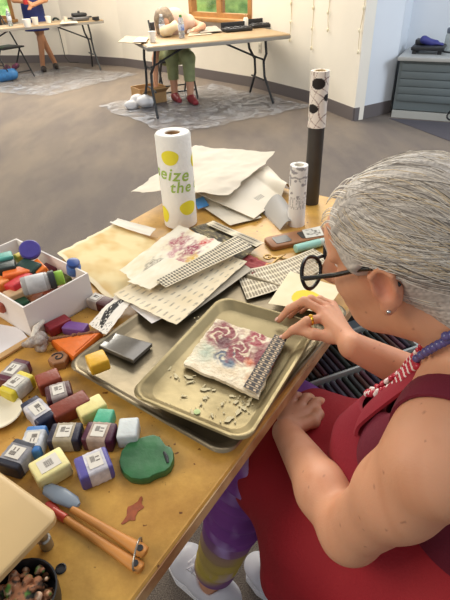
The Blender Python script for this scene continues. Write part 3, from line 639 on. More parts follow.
# the painting
def art(u, v):
    base = mix(L3('e6d9bd'), L3('d3bd98'), (fbm(u, v, 9, 2)-.35)*2)
    out = base
    def blob(out, cu, cv, r, c, seed, edge=.6, ring=False):
        d = np.hypot((u-cu)*.8, (v-cv))/r+(fbm(u, v, 14, seed)-.5)*.6
        t = np.clip((1-d)/edge, 0, 1)
        if ring: t = t*np.clip(np.abs(np.sin(d*5.5+np.arctan2(v-cv, u-cu)*1.5+2*vn(u, v, 7, seed)))*2.2-.35, 0, 1)
        return mix(out, c, t)
    out = blob(out, .345, .18, .22, L3('a9b39c'), 3, .9); out = blob(out, .40, .40, .17, L3('4a5566'), 4, .5, True)
    out = blob(out, .30, .50, .10, L3('596a7a'), 14, .5)
    out = blob(out, .74, .22, .26, L3('7c1222'), 5, .35, True); out = blob(out, .62, .30, .12, L3('5a0e1c'), 15, .3)
    out = blob(out, .56, .54, .22, L3('7e1426'), 6, .35, True); out = blob(out, .91, .66, .2, L3('982a36'), 7, .5, True); out = blob(out, .6, .88, .22, L3('7a1826'), 8, .4)
    out = blob(out, .2, .86, .12, L3('c98f5a'), 9, .8); out = blob(out, .78, .9, .12, L3('8c2430'), 19, .5); out = blob(out, .45, .72, .08, L3('c4693e'), 22, .6)
    return out
zp = ztr+.009
pt = sheet('painting', [(183, 364), (217, 319), (284, 343), (258, 397)], zp, 90, 90, art, vmat('waxed painting', .45, spec=.5, bump=.35, bscale=120), amp=.0025, freq=14, seed=4, th=.007, rag=.05)
tag(pt, 'cream panel painting with dark red flowers lying in the small metal tray', 'painting')
def lattice(u, v):
    t = (np.abs(((v*15) % 1)-.5) < .2) & (np.abs(((u*2) % 1)-.5) < .24); t2 = (np.abs(((v*15+.5) % 1)-.5) < .08) & (np.abs(u-.5) < .47)
    return mix(L3('241a18'), L3('c9b08c'), ((t | t2)*1.))
tag(sheet('stencil_strip', [(275, 334), (287, 339), (257, 394), (243, 387)], zp+.0062, 16, 120, lattice, vmat('stencil', .5), th=.0006), 'narrow black openwork stencil strip lying along the right side of the painting', 'stencil')
# wax drips in the tray
dm = MB()
for (x, y, r) in [(243, 408, .006), (238, 412, .005), (229, 419, .0065), (190, 382, .004), (205, 398, .005), (214, 390, .003), (232, 396, .005), (250, 400, .006), (201, 404, .0035), (170, 368, .004), (176, 376, .005), (186, 344, .005), (198, 330, .004), (222, 404, .004), (236, 402, .006), (248, 404, .004), (262, 372, .004), (200, 320, .005), (189, 377, .006), (206, 389, .006), (150, 400, .003), (168, 405, .003), (212, 415, .003), (192, 412, .004), (184, 396, .003)]:
    c = at(x, y, ztr+.0004); g0 = R.uniform(0, 6.28); ga_ = np.array([math.cos(g0), math.sin(g0), 0]); gb_ = np.array([-ga_[1], ga_[0], 0]); st_ = R.uniform(1, 2.4)
    dm.prism([c+ga_*r*st_*math.cos(q)*R.uniform(.55, 1.15)+gb_*r*.75*math.sin(q)*R.uniform(.5, 1.2) for q in np.linspace(0, 2*math.pi, 15)[:-1]], ztr+.0002, ztr+.0009)
    for k in range(3): c2_ = c+np.array([R.uniform(-2.4, 2.4)*r, R.uniform(-2.4, 2.4)*r, 0]); dm.prism([c2_+np.array([r*.3*math.cos(q)*R.uniform(.6, 1.3), r*.3*math.sin(q)*R.uniform(.6, 1.3), 0]) for q in np.linspace(0, 2*math.pi, 8)[:-1]], ztr+.0002, ztr+.0008)
tag(dm.build('wax_drips', mat('dried cream wax', 'c8bb92', .55)), 'dried cream wax drips scattered over the floor of the small tray', 'wax drips', kind='stuff')
tag(MB().lathe([(0, 0), (.006, 0), (.006, .0012), (0, .0016)], at(197, 412, ztr+.0004), seg=12).build('wax_dot', mat('pale green wax', 'b5c98a', .5)), 'pale green dot of wax at the near end of the small tray', 'wax')

# ------------------------------------------------------------------ papers
def paper_tea(u, v): return mix(mix(L3('e3cf9c'), L3('cfa964'), (fbm(u, v, 5, 3)-.4)*2.4), L3('f0e6cc'), (np.minimum(u, v) < .05)*.6)
tag(sheet('stained_paper', [(57, 254), (116, 224), (184, 256), (116, 306)], T+.003, 50, 40, paper_tea, amp=.006, freq=3, seed=4, rag=.04), 'large tea stained yellow paper at the left edge of the table beside the white box', 'paper')
tag(sheet('paper_strip', [(110, 224), (118, 220), (156, 230), (150, 237)], T+.0108, 24, 8, lambda u, v: mix(L3('eee8dc'), L3('dcd4c4'), fbm(u, v, 6, 1)), amp=.008, seed=12), 'narrow white folded paper on the far edge of the stained yellow paper', 'paper')
tag(sheet('plain_page', [(124, 302), (142, 292), (164, 318), (152, 324)], T+.0205, 16, 16, lambda u, v: mix(L3('ece6e0'), L3('d9d2cc'), fbm(u, v, 4, 2)), amp=.003, seed=3), 'small white page poking out under the leaf print', 'paper')
tag(sheet('plain_page', [(180, 322), (172, 312), (240, 262), (252, 270)], T+.0205, 24, 16, lambda u, v: mix(L3('cfc6b4'), L3('a89c86'), fbm(u, v, 5, 6)), amp=.003, seed=6), 'grey paper edge under the right side of the leaf print', 'paper')
def leafprint(u, v):
    base = mix(L3('eaddc0'), L3('dcc8a0'), (fbm(u, v, 5, 8)-.35)*1.8)
    a, b = u*9, v*11+(np.floor(u*9) % 2)*.5; fu, fv = (a % 1)-.5, (b % 1)-.5
    lf = (np.hypot(fu*1.25+fv*.5, fv*2.4-fu*.6) < .36)*np.clip(fbm(u, v, 60, 3)*1.7-.25, 0, 1)
    out = mix(base, L3('7d7468'), lf*.85*(u > .02)); return out
tag(sheet('leaf_print', [(113, 296), (196, 243), (247, 263), (176, 326)], T+.0265, 90, 90, leafprint, amp=.006, freq=2.4, seed=7, rag=.02), 'cream sheet printed with rows of small grey leaves, lying beside the small tray', 'paper')
def redart(u, v):
    out = mix(L3('eee6d2'), L3('e0d0ac'), (fbm(u, v, 6, 4)-.35)*2)
    for cu, cv, r, c, sd in [(.75, .35, .2, 'b06a72', 2), (.68, .72, .2, '9c4a5c', 3), (.45, .8, .17, 'b5707c', 4), (.3, .45, .16, '8a8070', 5), (.9, .75, .13, 'c23a3a', 6), (.6, .9, .1, 'd8b04a', 7), (.55, .5, .1, 'c78f94', 9)]:
        d = np.hypot(u-cu, v-cv)/r+(fbm(u, v, 14, sd)-.5)*1.4; out = mix(out, L3(c), np.clip((1-d)*1.6, 0, 1)*np.clip(np.abs(np.sin(d*8))*1.4, .15, 1))
    return out
tag(sheet('painted_tissue', [(119, 272), (178, 226), (222, 243), (150, 292)], T+.0365, 80, 80, redart, amp=.006, freq=3, seed=9, rag=.06), 'white tissue with faint red and grey flowers on top of the leaf print', 'paper')
tag(sheet('plain_page', [(150, 290), (128, 282), (166, 258), (188, 264)], T+.044, 30, 20, lambda u, v: mix(L3('f1ead8'), L3('e2d5b6'), fbm(u, v, 5, 4)), amp=.004, seed=15, rag=.04), 'blank cream scrap lying on the flowered tissue', 'paper')
def woven(nc, nr, dk='3d342c'):
    def f(u, v):
        a, b = u*nc, v*nr; o = (np.floor(a)+np.floor(b)) % 2; fa, fb = np.abs((a % 1)-.5), np.abs((b % 1)-.5)
        hole = (np.hypot(fa*1.15, fb*.95) < .42)
        return mix(mix(L3('ece2cc'), L3('d8caa8'), fbm(u, v, 8, 2)), L3(dk), hole*.88*(np.minimum(v, 1-v) > .04))
    return f
tag(sheet('woven_strip', [(156, 281), (236, 237), (252, 247), (166, 288)], T+.0475, 200, 30, woven(34, 4), amp=.005, freq=2, seed=10), 'long cream lattice strip lying across the leaf print', 'paper strip')
def arc(u, v, X, Y, Z): s_ = np.sin(u*math.pi)*.022; return X+vt[0]*-s_*.6-et[0]*s_, Y-et[1]*s_-vt[1]*s_*.6, Z+.012*u*0+.006*np.sin(u*math.pi)
tag(sheet('woven_strip', [(236, 272), (313, 249), (336, 262), (247, 300)], T+.010, 180, 50, woven(32, 5, '857762'), amp=.004, freq=2, seed=11, bend=arc), 'curved cream lattice strip between the tray and the eyeglasses', 'paper strip')
def darkart(u, v): return mix(mix(L3('6b5f46'), L3('2f2a22'), (fbm(u, v, 9, 3)-.35)*3), L3('a99a6c'), (fbm(u, v, 13, 6)-.6)*5)
tag(sheet('painted_card', [(190, 229), (214, 221), (262, 244), (238, 262)], T+.022, 60, 40, darkart, amp=.004, seed=13, th=.002), 'dark olive painted card behind the lattice strip', 'paper')
tag(sheet('paper_strip', [(206, 224), (213, 221), (264, 243), (256, 247)], T+.029, 30, 8, woven(16, 2), amp=.002, seed=2), 'short grey lattice strip along the edge of the dark olive card', 'paper')
def redcloth(u, v): return mix(L3('7c2230'), L3('b04a44'), fbm(u, v, 6, 5))
tag(sheet('painted_scrap', [(232, 264), (246, 256), (272, 266), (252, 276)], T+.008, 30, 20, redcloth, amp=.012, freq=4, seed=5, rag=.1), 'dark red painted scrap under the curved lattice strip', 'paper')
m_brass = mat('aged brass', '9a7a42', .4, metal=.8)
p0, p1 = at(268, 257, T+.012), at(294, 260, T+.012); q0, q1 = at(270, 266, T+.012), at(286, 254, T+.012)
sc = thing('scissors', (p0+p1)/2, 'small brass scissors lying in front of the brown eyeshadow palette', 'scissors')
MB().tube([p0, (p0+p1)/2, p1], [.003, .004, .001], 6).build('blade', m_brass, sc); MB().tube([q0, (q0+q1)/2+np.array([0, 0, .004]), q1], [.003, .004, .001], 6).build('blade', m_brass, sc)
for q in (p0, q0): MB().tube([q+np.array([.011*math.cos(a), .011*math.sin(a)+.0, 0]) for a in np.linspace(0, 2*math.pi, 15)], .0026, 6, False).build('finger_ring', m_brass, sc)
def dotpaper(u, v): return mix(mix(L3('f0e5c6'), L3('e6d6ac'), fbm(u, v, 4, 3)), L3('f2cf2a'), (np.hypot((u-.36), (v-.55)*1.0)+.05*(fbm(u, v, 6, 9)-.5) < .24)*.95)
tag(sheet('yellow_dot_paper', [(268, 304), (290, 272), (342, 288), (325, 314)], T+.026, 60, 60, dotpaper, amp=.004, freq=2, seed=16), 'cream paper with a yellow sponge dot beside the working hand', 'paper')
# palette, tube, card
e0, e1_, e2_ = at(263, 238, T+.012), at(322, 226, T+.012), at(268, 249, T+.012)
px_ = nrm(e1_-e0); py_ = np.array([px_[1], -px_[0], 0]); lw = np.linalg.norm(e1_-e0); ww = max(.034, float((e2_-e0)@py_)); pc = e0+px_*lw/2+py_*ww/2
ep = thing('watercolor_palette', (*pc[:2], T), 'brown case with dark pans lying before the white printed roll', 'palette')
V, Fc = loops([rrect(np.array([*pc[:2], T+z]), px_, py_, lw/2-i, ww/2-i, .012, 5) for z, i in ((.001, .002), (.003, 0), (.012, 0), (.014, .002))]); mesh('case', V, Fc, mat('brown leatherette', '9a6438', .5, noise=.2, scale=30), ep, 40)
for s_, hl in ((-.27, .2), (.1, .13)): V, Fc = loops([rrect(np.array([*pc[:2], T+z])+px_*lw*s_, px_, py_, lw*hl*.62, ww*.3, .006, 4) for z in (.0142, .0152)]); mesh('paint_pan', V, Fc, mat('dark pan paint', '3a342e', .4), ep, 40)
cz = T+.0162; tag(sheet('photo_card', [(302, 230), (320, 226), (324, 235), (306, 238)], cz, 20, 16, lambda u, v: mix(L3('dcd8cc'), L3('5a5448'), (fbm(u, v, 7, 8)-.45)*4*(np.minimum(np.minimum(u, 1-u), np.minimum(v, 1-v)) > .1)), th=.001), 'small photo card leaning on the right end of the brown case', 'card')
b0, b1 = at(295, 249, T+.013), at(330, 240, T+.013); ax = nrm(b1-b0); pt_ = thing('paint_tube', (*b0[:2], T), 'pale teal round bottle lying in front of the brown case', 'tube')
lt = np.linalg.norm(b1-b0); MB().lathe([(.009, 0), (.0118, .002), (.0118, lt*.68), (.0105, lt*.69)], b0, ax, 18).build('tube_body', mat('teal plastic', '9fd3c4', .4), pt_); MB().lathe([(.0108, lt*.69), (.011, lt*.7), (.011, lt), (.0095, lt+.002)], b0, ax, 18).build('cap', mat('pale cap', 'c6d8cf', .35), pt_)

# wrapping paper and envelope at the far end
m_wrap = mat('white wrapping paper', 'd8ccb8', .75, noise=.06, scale=9)
tag(sheet('wrapping_paper', [(133, 196), (196, 149), (275, 157), (229, 197)], [T+.05, T+.06, T+.045, T+.04], 60, 50, m=m_wrap, amp=.03, freq=3., seed=22, rag=.06), 'crumpled white wrapping paper behind the paper towel roll', 'paper')
def env(u, v):
    out = mix(L3('e2d8c6'), L3('d2c5ad'), fbm(u, v, 3, 2)); bar = (np.abs(u-.45) < .075) & (np.abs(v-.72) < .045) & (np.sin(u*260) > -.1); return mix(out, L3('4a463f'), bar*.85)
def curl(u, v, X, Y, Z): t_ = np.clip((u-.72)/.28, 0, 1); return X-px_[0]*0*t_, Y, Z-.0*t_+.035*np.sin(t_*math.pi)*v
tag(sheet('mailing_envelope', [(196, 193), (268, 166), (291, 190), (254, 219)], [T+.022, T+.03, T+.012, T+.012], 80, 50, env, vmat('mailer paper', .6), amp=.004, freq=2, seed=25, th=.002, bend=curl), 'white mailing envelope with a small barcode lying under the wrapping paper', 'envelope')
tag(sheet('plain_page', [(186, 196), (214, 190), (262, 218), (230, 226)], T+.006, 24, 24, lambda u, v: mix(L3('d5cbb8'), L3('bfb39c'), fbm(u, v, 4, 7)), amp=.004, seed=18), 'white page under the mailing envelope beside the paper towel roll', 'paper')
tag(sheet('blue_card', [(194, 200), (203, 196), (209, 205), (198, 209)], T+.014, 6, 6, m=mat('blue card', '4a8fd0', .6), th=.001), 'blue card corner showing beside the paper towel roll', 'card')
tag(sheet('paper_curl', [(262, 212), (289, 206), (296, 224), (280, 230)], T+.004, 24, 16, m=mat('grey tissue paper', 'b9b4ac', .7), bend=lambda u, v, X, Y, Z: (X, Y, Z+.05*np.sin(u*math.pi)*(1-v*.6)), th=.0008), 'grey curled paper flap left of the white printed roll', 'paper')

# paper towel roll with yellow spots and green lettering
bc = at(181, 222, T+.004); bc[2] = T+.0005; tr_, th_ = .0505, .28
tw = thing('paper_towel_roll', bc, 'standing paper towel roll printed with yellow spots and green lettering', 'paper towel')
MB().lathe([(.0225, .001), (tr_-.004, .001), (tr_, .004), (tr_, th_-.005), (tr_-.004, th_), (.0225, th_-.001)], bc, seg=48, close=True).build('roll', mat('paper towel', 'f1eee6', .85, bump=.25, bscale=130), tw)
MB().lathe([(.02, .002), (.0222, .002), (.0222, th_-.004), (.02, th_-.004)], bc, seg=32, close=True).build('cardboard_core', mat('core cardboard', 'a9845a', .8), tw)
def wrap(V, r, th0, z0, rot=0.):
    c_, s_ = math.cos(rot), math.sin(rot); out = []
    for x, y in V:
        x, y = x*c_-y*s_, x*s_+y*c_; q = th0+x/r; out.append((bc[0]+r*math.sin(q), bc[1]-r*math.cos(q), bc[2]+z0+y))
    return out
view0 = math.atan2(-bc[0], bc[1])                               # the side turned to the room's middle
def lettering(txt, size, th0, z0, rot, name, m):
    cu = bpy.data.curves.new('lettering', 'FONT'); cu.body = txt; cu.size = size; cu.offset = .0007; cu.shear = .15; cu.space_character = 1.12; cu.resolution_u = 4; cu.align_x = 'CENTER'
    o = bpy.data.objects.new('lettering', cu); C.objects.link(o); bpy.context.view_layer.update()
    me = bpy.data.meshes.new_from_object(o.evaluated_get(bpy.context.evaluated_depsgraph_get())); bm = bmesh.new(); bm.from_mesh(me)
    bmesh.ops.triangulate(bm, faces=bm.faces[:]); bmesh.ops.subdivide_edges(bm, edges=[e for e in bm.edges if e.calc_length() > .006], cuts=3); bmesh.ops.triangulate(bm, faces=bm.faces[:])
    bm.verts.index_update(); V = wrap([(v.co.x, v.co.y) for v in bm.verts], tr_+.0007, th0, z0, rot); Fc = [[v.index for v in f.verts] for f in bm.faces]; bm.free()
    bpy.data.objects.remove(o); bpy.data.curves.remove(cu); bpy.data.meshes.remove(me); return mesh(name, V, Fc, m, tw)
m_gr = mat('green print', 'a3c25a', .8); m_ye = mat('yellow print', 'eee23c', .8)
lettering('seize', .052, view0-.42, .158, -.12, 'printed_lettering', m_gr); lettering('the day', .046, view0+1.02, .118, -.05, 'printed_lettering', m_gr)
def spot(th0, z0, ru, rv):
    ring = [[(ru*f*math.cos(q)*(1+.05*math.sin(3*q)), rv*f*math.sin(q)) for q in np.linspace(0, 2*math.pi, 33)[:-1]] for f in (.25, .5, .75, 1)]
    V, Fc = loops(ring, False) if False else ([p for r_ in ring for p in r_], [[i*32+k, i*32+(k+1) % 32, (i+1)*32+(k+1) % 32, (i+1)*32+k] for i in range(3) for k in range(32)]+[list(range(32))])
    mesh('printed_spot', wrap(V, tr_+.0005, th0, z0), Fc, m_ye, tw)
spot(view0-.30, .222, .026, .021); spot(view0+.55, .068, .028, .022); spot(view0-1.15, .045, .022, .026); spot(view0+1.5, .2, .022, .02); spot(view0-1.9, .14, .024, .02)
# white printed roll and the tall dark tube
m_prt = vmat('printed roll paper', .7)
def roll(name, base, r, h, label, print_, cat, corecol='e8e2d6'):
    t = thing(name, base, label, cat); ns, nh = 72, 100
    V = [(base[0]+r*math.cos(q), base[1]+r*math.sin(q), base[2]+h*j/nh) for j in range(nh+1) for q in np.linspace(0, 2*math.pi, ns+1)[:-1]]
    Fc = [[j*ns+k, j*ns+(k+1) % ns, (j+1)*ns+(k+1) % ns, (j+1)*ns+k] for j in range(nh) for k in range(ns)]
    qq = np.tile(np.linspace(0, 1, ns+1)[:-1], nh+1); hh = np.repeat(np.linspace(0, 1, nh+1), ns)
    nV = len(V); V += [(base[0]+r*.55*math.cos(q), base[1]+r*.55*math.sin(q), base[2]+h) for q in np.linspace(0, 2*math.pi, ns+1)[:-1]]; V += [(base[0]+r*.55*math.cos(q), base[1]+r*.55*math.sin(q), base[2]+h*.8) for q in np.linspace(0, 2*math.pi, ns+1)[:-1]]
    Fc += [[nh*ns+k, nh*ns+(k+1) % ns, nV+(k+1) % ns, nV+k] for k in range(ns)]+[[nV+k, nV+(k+1) % ns, nV+ns+(k+1) % ns, nV+ns+k] for k in range(ns)]+[[nV+ns+k for k in range(ns)]]
    cc = np.concatenate([print_(qq, hh), np.tile(L3(corecol), (2*ns, 1))]); mesh('paper_roll', V, Fc, m_prt, t, 50, cols=cc); return t
def pr1(q, h):
    out = np.tile(L3('ebe9e6'), (len(q), 1)); ln = (np.abs(h-.83-.01*np.sin(q*40)) < .012); fl = (fbm(q*3, h*3, 5, 3) > .62) & (h > .45); sm = (np.abs((q*40 % 1)-.5) < .2) & (np.abs(h-.42) < .1) & (fbm(q*8, h*3, 8, 4) > .45)
    return mix(out, L3('6a6670'), (ln | fl | sm)*.7)
b = at(296, 224, T); roll('printed_paper_roll', b, .0255, .185, 'short white paper roll with grey print standing before the tall dark tube', pr1, 'paper roll')
b = at(311, 203, T); tb = thing('mailing_tube', b, 'tall dark cardboard tube standing at the far end of the work table', 'tube')
MB().lathe([(.0235, .001), (.0245, .003), (.0245, .245), (.0225, .247)], b, seg=32).build('tube_body', mat('dark tube card', '3b3632', .55, noise=.2, scale=30), tb)
def pr2(q, h):
    out = np.tile(L3('efe6dc'), (len(q), 1)); x, y = q*2.6, h*3.2
    ln = (np.abs(np.sin(x*6+y*4+1.3*np.sin(y*3))) < .15) | (np.abs(np.sin(x*5-y*3+1.1*np.sin(x*4))) < .10); out = mix(out, L3('7a5048'), ln*.8)
    for cu, cv, r_ in ((.62, .36, .10), (.70, .80, .12), (.9, .55, .08), (.3, .6, .1), (.45, .15, .07)): out = mix(out, L3('241d1c'), (np.hypot((q-cu)*2.4, (h-cv)*3.2) < r_*2.6)*1.)
    return out
b2 = b+np.array([0, 0, .2475]); t2 = roll('printed_paper_roll', b2, .0265, .155, 'white paper roll with dark dots and brown lines on top of the tall dark tube', pr2, 'paper roll', 'cdb58e')

# ------------------------------------------------------------------ wax blocks and tools on the near half of the table
def wax(col): return mat('wax '+col, col, .42, noise=.12, scale=60, spec=.5, bump=.1, bscale=120, sub=0.05)
def wrapm(col): return mat('wrapper '+col, col, .5, color2=''.join('%02x' % int(int(col[i:i+2], 16)*.82) for i in (0, 2, 4)), scale=45, bump=.2, bscale=90)
m_ink = mat('printed ink', '6f6660', .6); m_lab = mat('white label paper', 'd6d0c4', .6)
def wax_block(p, q, wd, h, body, label, wrapc=None, z0=T, wr=(.2, .8), sticker=False, cat='wax block', group=None, tilt=0.):
    a, b = at(*p, z0+h), at(*q, z0+h); ex = nrm(b-a); L = np.linalg.norm(b-a); c = (a+b)/2; ez = np.array([0, 0, 1.])
    if tilt: ez = nrm(ez+tilt*np.array([-ex[1], ex[0], 0])); 
    mid = np.array([c[0], c[1], z0+h/2+.0006+abs(tilt)*wd*.45]); ey = np.cross(ez, ex)
    t = thing('wax_block', (c[0], c[1], z0), label, cat, group)
    MB().box(mid, (L, wd, h), ex, ey, ez, bevel=min(.0042, h*.16), seg=3).build('wax', wax(body), t)
    if wrapc:
        c0 = mid+ex*L*((wr[0]+wr[1])/2-.5); lw_ = L*(wr[1]-wr[0])
        wv = MB(); n_ = 7
        rings = []
        for k in range(n_+1):
            s_ = (k/n_-.5)*lw_; j = .0006+.0004*math.sin(k*2.3+L*900)
            rings.append(rrect(c0+ex*s_, ey, ez, wd/2+j, h/2+j, min(.0048, h*.18), 3))
        V, Fc = loops(rings); wr_ = mesh('wrapper', V, Fc, wrapm(wrapc), t, 40)
        top = c0+ez*(h/2+.0012)
        MB().box(top, (lw_*.72, wd*.62, .0006), ex, ey, ez).build('label', m_lab, wr_)
        bars = MB()
        for k in range(7): bars.box(top+ez*.0005+ex*lw_*(-.2+.035*k)+ey*wd*.08, (lw_*(.012+.008*(k % 2)), wd*.26, .0003), ex, ey, ez)
        for k in range(2): bars.box(top+ez*.0005+ex*lw_*.16+ey*wd*(.12-.16*k), (lw_*.2, wd*.045, .0003), ex, ey, ez)
        bars.build('barcode', m_ink, wr_)
    elif sticker:
        top = mid+ez*(h/2+.0004)
        lb = MB().box(top, (L*.6, wd*.6, .0008), ex, ey, ez).build('label', m_lab, t); bars = MB()
        for k in range(9): bars.box(top+ez*.0006+ex*L*(-.12+.028*k), (L*(.008+.006*(k % 2)), wd*.3, .0003), ex, ey, ez)
        bars.build('barcode', m_ink, lb)
    return t
G = 'wax blocks loose on the table'
for a in [
    ((2, 380), (23, 359), .036, .028, '5a1f33', 'maroon block in a crumpled grey wrapper at the left edge, behind the yellow ended block', 'a89a94'),
    ((4, 392), (27, 372), .036, .030, 'd6c233', 'yellow ended block in a white wrapper at the left table edge', 'd9d2c2'),
    ((36, 381), (59, 372), .036, .030, '8a3a22', 'short bare red brown block behind the maroon wrapped block'),
    ((45, 394), (71, 386), .040, .030, '4a1a20', 'dark maroon block with a grey label between two red brown blocks', 'b8aaa4'),
    ((28, 399), (47, 419), .034, .028, '23263f', 'navy ended block in white paper lying crosswise to the long red brown block', 'cfcbd0'),
    ((51, 412), (87, 394), .036, .028, '7f3420', 'long bare red brown block beside the pale yellow one'),
    ((77, 411), (103, 398), .036, .026, 'ecdf95', 'bare pale yellow block behind the teal cube'),
    ((95, 415), (112, 416), .034, .026, '4fb08a', 'small teal cube of wax behind the labelled maroon block'),
    ((129, 417), (126, 437), .034, .030, 'ced4d2', 'bare grey white block standing behind the green lid'),
    ((49, 432), (80, 431), .040, .030, '2a2638', 'navy ended block in a tan label, left of the maroon ended one', 'b9aa8f'),
    ((84, 430), (114, 432), .040, .030, '4b1230', 'maroon ended block in a tan label in front of the teal cube', 'b9a08f'),
    ((37, 425), (28, 452), .034, .028, '3f78b8', 'bright blue block with a white label beside the dark grey wrapped one', 'dcdde0'),
    ((5, 466), (26, 440), .042, .030, '2a2c3a', 'black ended block in a dark grey wrapper near the left edge, beside the cream board', '97959a'),
]: wax_block(*a, group=None)
wax_block((32, 473), (65, 454), .044, .030, 'efe3a0', 'large pale yellow block with a printed label nearest the cream board', sticker=True)
wax_block((76, 469), (109, 455), .044, .032, '5c549c', 'purple block with a white label left of the green lid', 'dcd8df', wr=(.28, .86))
wax_block((87, 361), (106, 354), .040, .026, 'e5b02e', 'bright yellow chunk of wax on the corner of the baking sheet', z0=T+.0205)
wax_block((91, 296), (110, 302), .034, .026, '4f1a1e', 'dark maroon block with a pale wrapper beside the white box', 'cbbcae', wr=(.0, .5))
wax_block((46, 327), (68, 316), .030, .024, '8e1f2a', 'dark red block behind the orange triangle')
wax_block((64, 324), (86, 327), .028, .020, '7b4d94', 'purple rounded block behind the orange triangle, right of the dark red block')
# orange triangle with a crusted rim
zt = T+.024; tri = [at(50, 339, zt), at(102, 331, zt), at(73, 357, zt)]; tc0 = sum(tri)/3
ot = thing('wax_triangle', (*tc0[:2], T), 'orange triangular block of wax with a crusted far edge', 'wax block')
V, Fc = loops([[np.array([*(tc0+(p-tc0)*k)[:2], T+z]) for p in tri] for z, k in ((.001, .97), (.003, 1), (.021, 1), (.024, .95))]); mesh('wax', V, Fc, wax('e2701e'), ot, 30)
cr = MB()
for k in range(26): p = tri[0]+(tri[1]-tri[0])*(k/25); cr.ball(np.array([p[0], p[1], T+.021+R.uniform(0, .003)]), (R.uniform(.003, .006), R.uniform(.003, .006), R.uniform(.003, .005)), 7, 5)
cr.build('crusted_rim', mat('brown crust', '8a5a3c', .8, noise=.3, scale=90), ot)
gl = MB(); p, q = tri[1]+(tri[2]-tri[1])*.08, tri[1]+(tri[2]-tri[1])*.92; gl.tube([np.array([*(p+(tc0-p)*.22)[:2], T+.0245]), np.array([*(q+(tc0-q)*.22)[:2], T+.0245])], .0012, 5); gl.build('ridge', wax('e2701e'), ot)
# brown hexagon block with a spiral mark
c = at(58, 357, T+.02); c[2] = T; hx = thing('wax_puck', c, 'small brown six sided block with a black spiral mark in front of the crumpled wrapper', 'wax block')
V, Fc = loops([[c+np.array([r_*math.cos(a+.3), r_*math.sin(a+.3), z]) for a in np.linspace(0, 2*math.pi, 7)[:-1]] for z, r_ in ((.001, .02), (.018, .021), (.02, .019))]); mesh('wax', V, Fc, wax('9a6a44'), hx, 30)
MB().tube([c+np.array([(.002+.0016*a)*math.cos(a+2), (.002+.0016*a)*math.sin(a+2), .0206]) for a in np.linspace(0, 7.2, 40)], .0014, 6).build('spiral_mark', m_blk, hx)
# crumpled clear wrapper and twisted white tie
def crumple(name, c, n, spread, rr, m, label, cat, seed):
    r_ = random.Random(seed); s = SDF(c-.09, c+.1, .0025)
    for k in range(n): s.ell(c+np.array([r_.uniform(-1, 1)*spread[0], r_.uniform(-1, 1)*spread[1], r_.uniform(.25, 1)*spread[2]]), (r_.uniform(*rr), r_.uniform(*rr), r_.uniform(*rr)), k=.004)
    return tag(crunch(s, name, m, None, 0, move=lambda V: np.column_stack([V[:, :2], np.maximum(V[:, 2], c[2]+.0004)])), label, cat)
crumple('plastic_wrapper', at(40, 348, T), 26, (.019, .016, .03), (.004, .012), mat('crumpled clear wrapper', 'c9bcb0', .15, alpha=.85, spec=.8, color2='8d7c72', scale=60, bump=.8, bscale=90), 'crumpled clear plastic wrapper left of the orange triangle', 'wrapper', 3)
tw_ = [at(33, 338, T+.03), at(36, 328, T+.036), at(42, 322, T+.03), at(46, 316, T+.026), at(50, 320, T+.012)]
tag(MB().tube(tw_, [.006, .007, .005, .006, .004], 9).build('paper_twist', mat('white twisted paper', 'ddd2c2', .8, bump=.6, bscale=120)), 'twisted white paper standing above the crumpled wrapper by the box corner', 'paper')
# page with a brush stroke, grey glass slab
def ink(u, v):
    out = mix(L3('ece6dc'), L3('ddd4c4'), fbm(u, v, 4, 3)); cu = .32+1.15*(u-.5)**2; d = np.abs(v-cu-.06); w_ = .2*np.sin(np.clip(u, 0, 1)*math.pi)**.5; out = mix(out, L3('23201f'), np.clip((w_-d)/.03, 0, 1)*(u > .08)*(fbm(u, v, 22, 5) > .3)); return mix(out, L3('35302d'), (fbm(u*2, v*2, 12, 7) > .68)*(u < .35)*.8)
tag(sheet('brush_stroke_page', [(89, 325), (118, 293), (133, 301), (106, 336)], T+.0225, 60, 60, ink, amp=.006, freq=2, seed=31, rag=.06), 'white scrap with a black curved brush stroke beside the grey glass slab', 'paper')
gz = T+.006; gq = [at(99, 345, gz+.011), at(113, 332, gz+.011), at(152, 343, gz+.011), at(133, 360, gz+.011)]; gc = sum(gq)/4
V, Fc = loops([[np.array([*(gc+(p-gc)*k)[:2], gz+z]) for p in gq] for z, k in ((0, .97), (.002, 1), (.010, 1), (.011, .94))])
tag(mesh('glass_slab', V, Fc, mat('smoked glass', '6e675c', .18, spec=.7, noise=.25, scale=25), None, 30), 'smoky grey glass slab lying on the baking sheet behind the yellow chunk', 'slab')
# green lid
ol = [at(350*0+x/2.25, 350+y/2.25, T+.014) for x, y in [(268, 250), (273, 228), (286, 212), (305, 202), (326, 195), (345, 191), (360, 196), (368, 208), (374, 216), (386, 220), (391, 232), (391, 248), (384, 264), (372, 274), (356, 279), (344, 284), (335, 290), (315, 293), (294, 290), (278, 278), (270, 264)]]
gc = sum(ol)/len(ol); gd = thing('green_lid', (*gc[:2], T), 'dark green plastic paint lid with a slotted tab, nearest the bottom corner of the tray', 'lid')
V, Fc = loops([[np.array([*(gc+(p-gc)*k)[:2], T+z]) for p in ol] for z, k in ((.001, .96), (.003, 1), (.013, 1), (.016, .97), (.0165, .9), (.0155, .5))]); mesh('lid_body', V, Fc, mat('green plastic', '2f6b3c', .38, noise=.3, scale=25, bump=.1, bscale=60), gd, 45)
s0, s1 = at(164, 452, T+.0165), at(168, 463, T+.0165); MB().tube([s0, (s0+s1)/2+np.array([.001, 0, .0]), s1], [.002, .0032, .002], 8).build('slot', m_blk, gd)
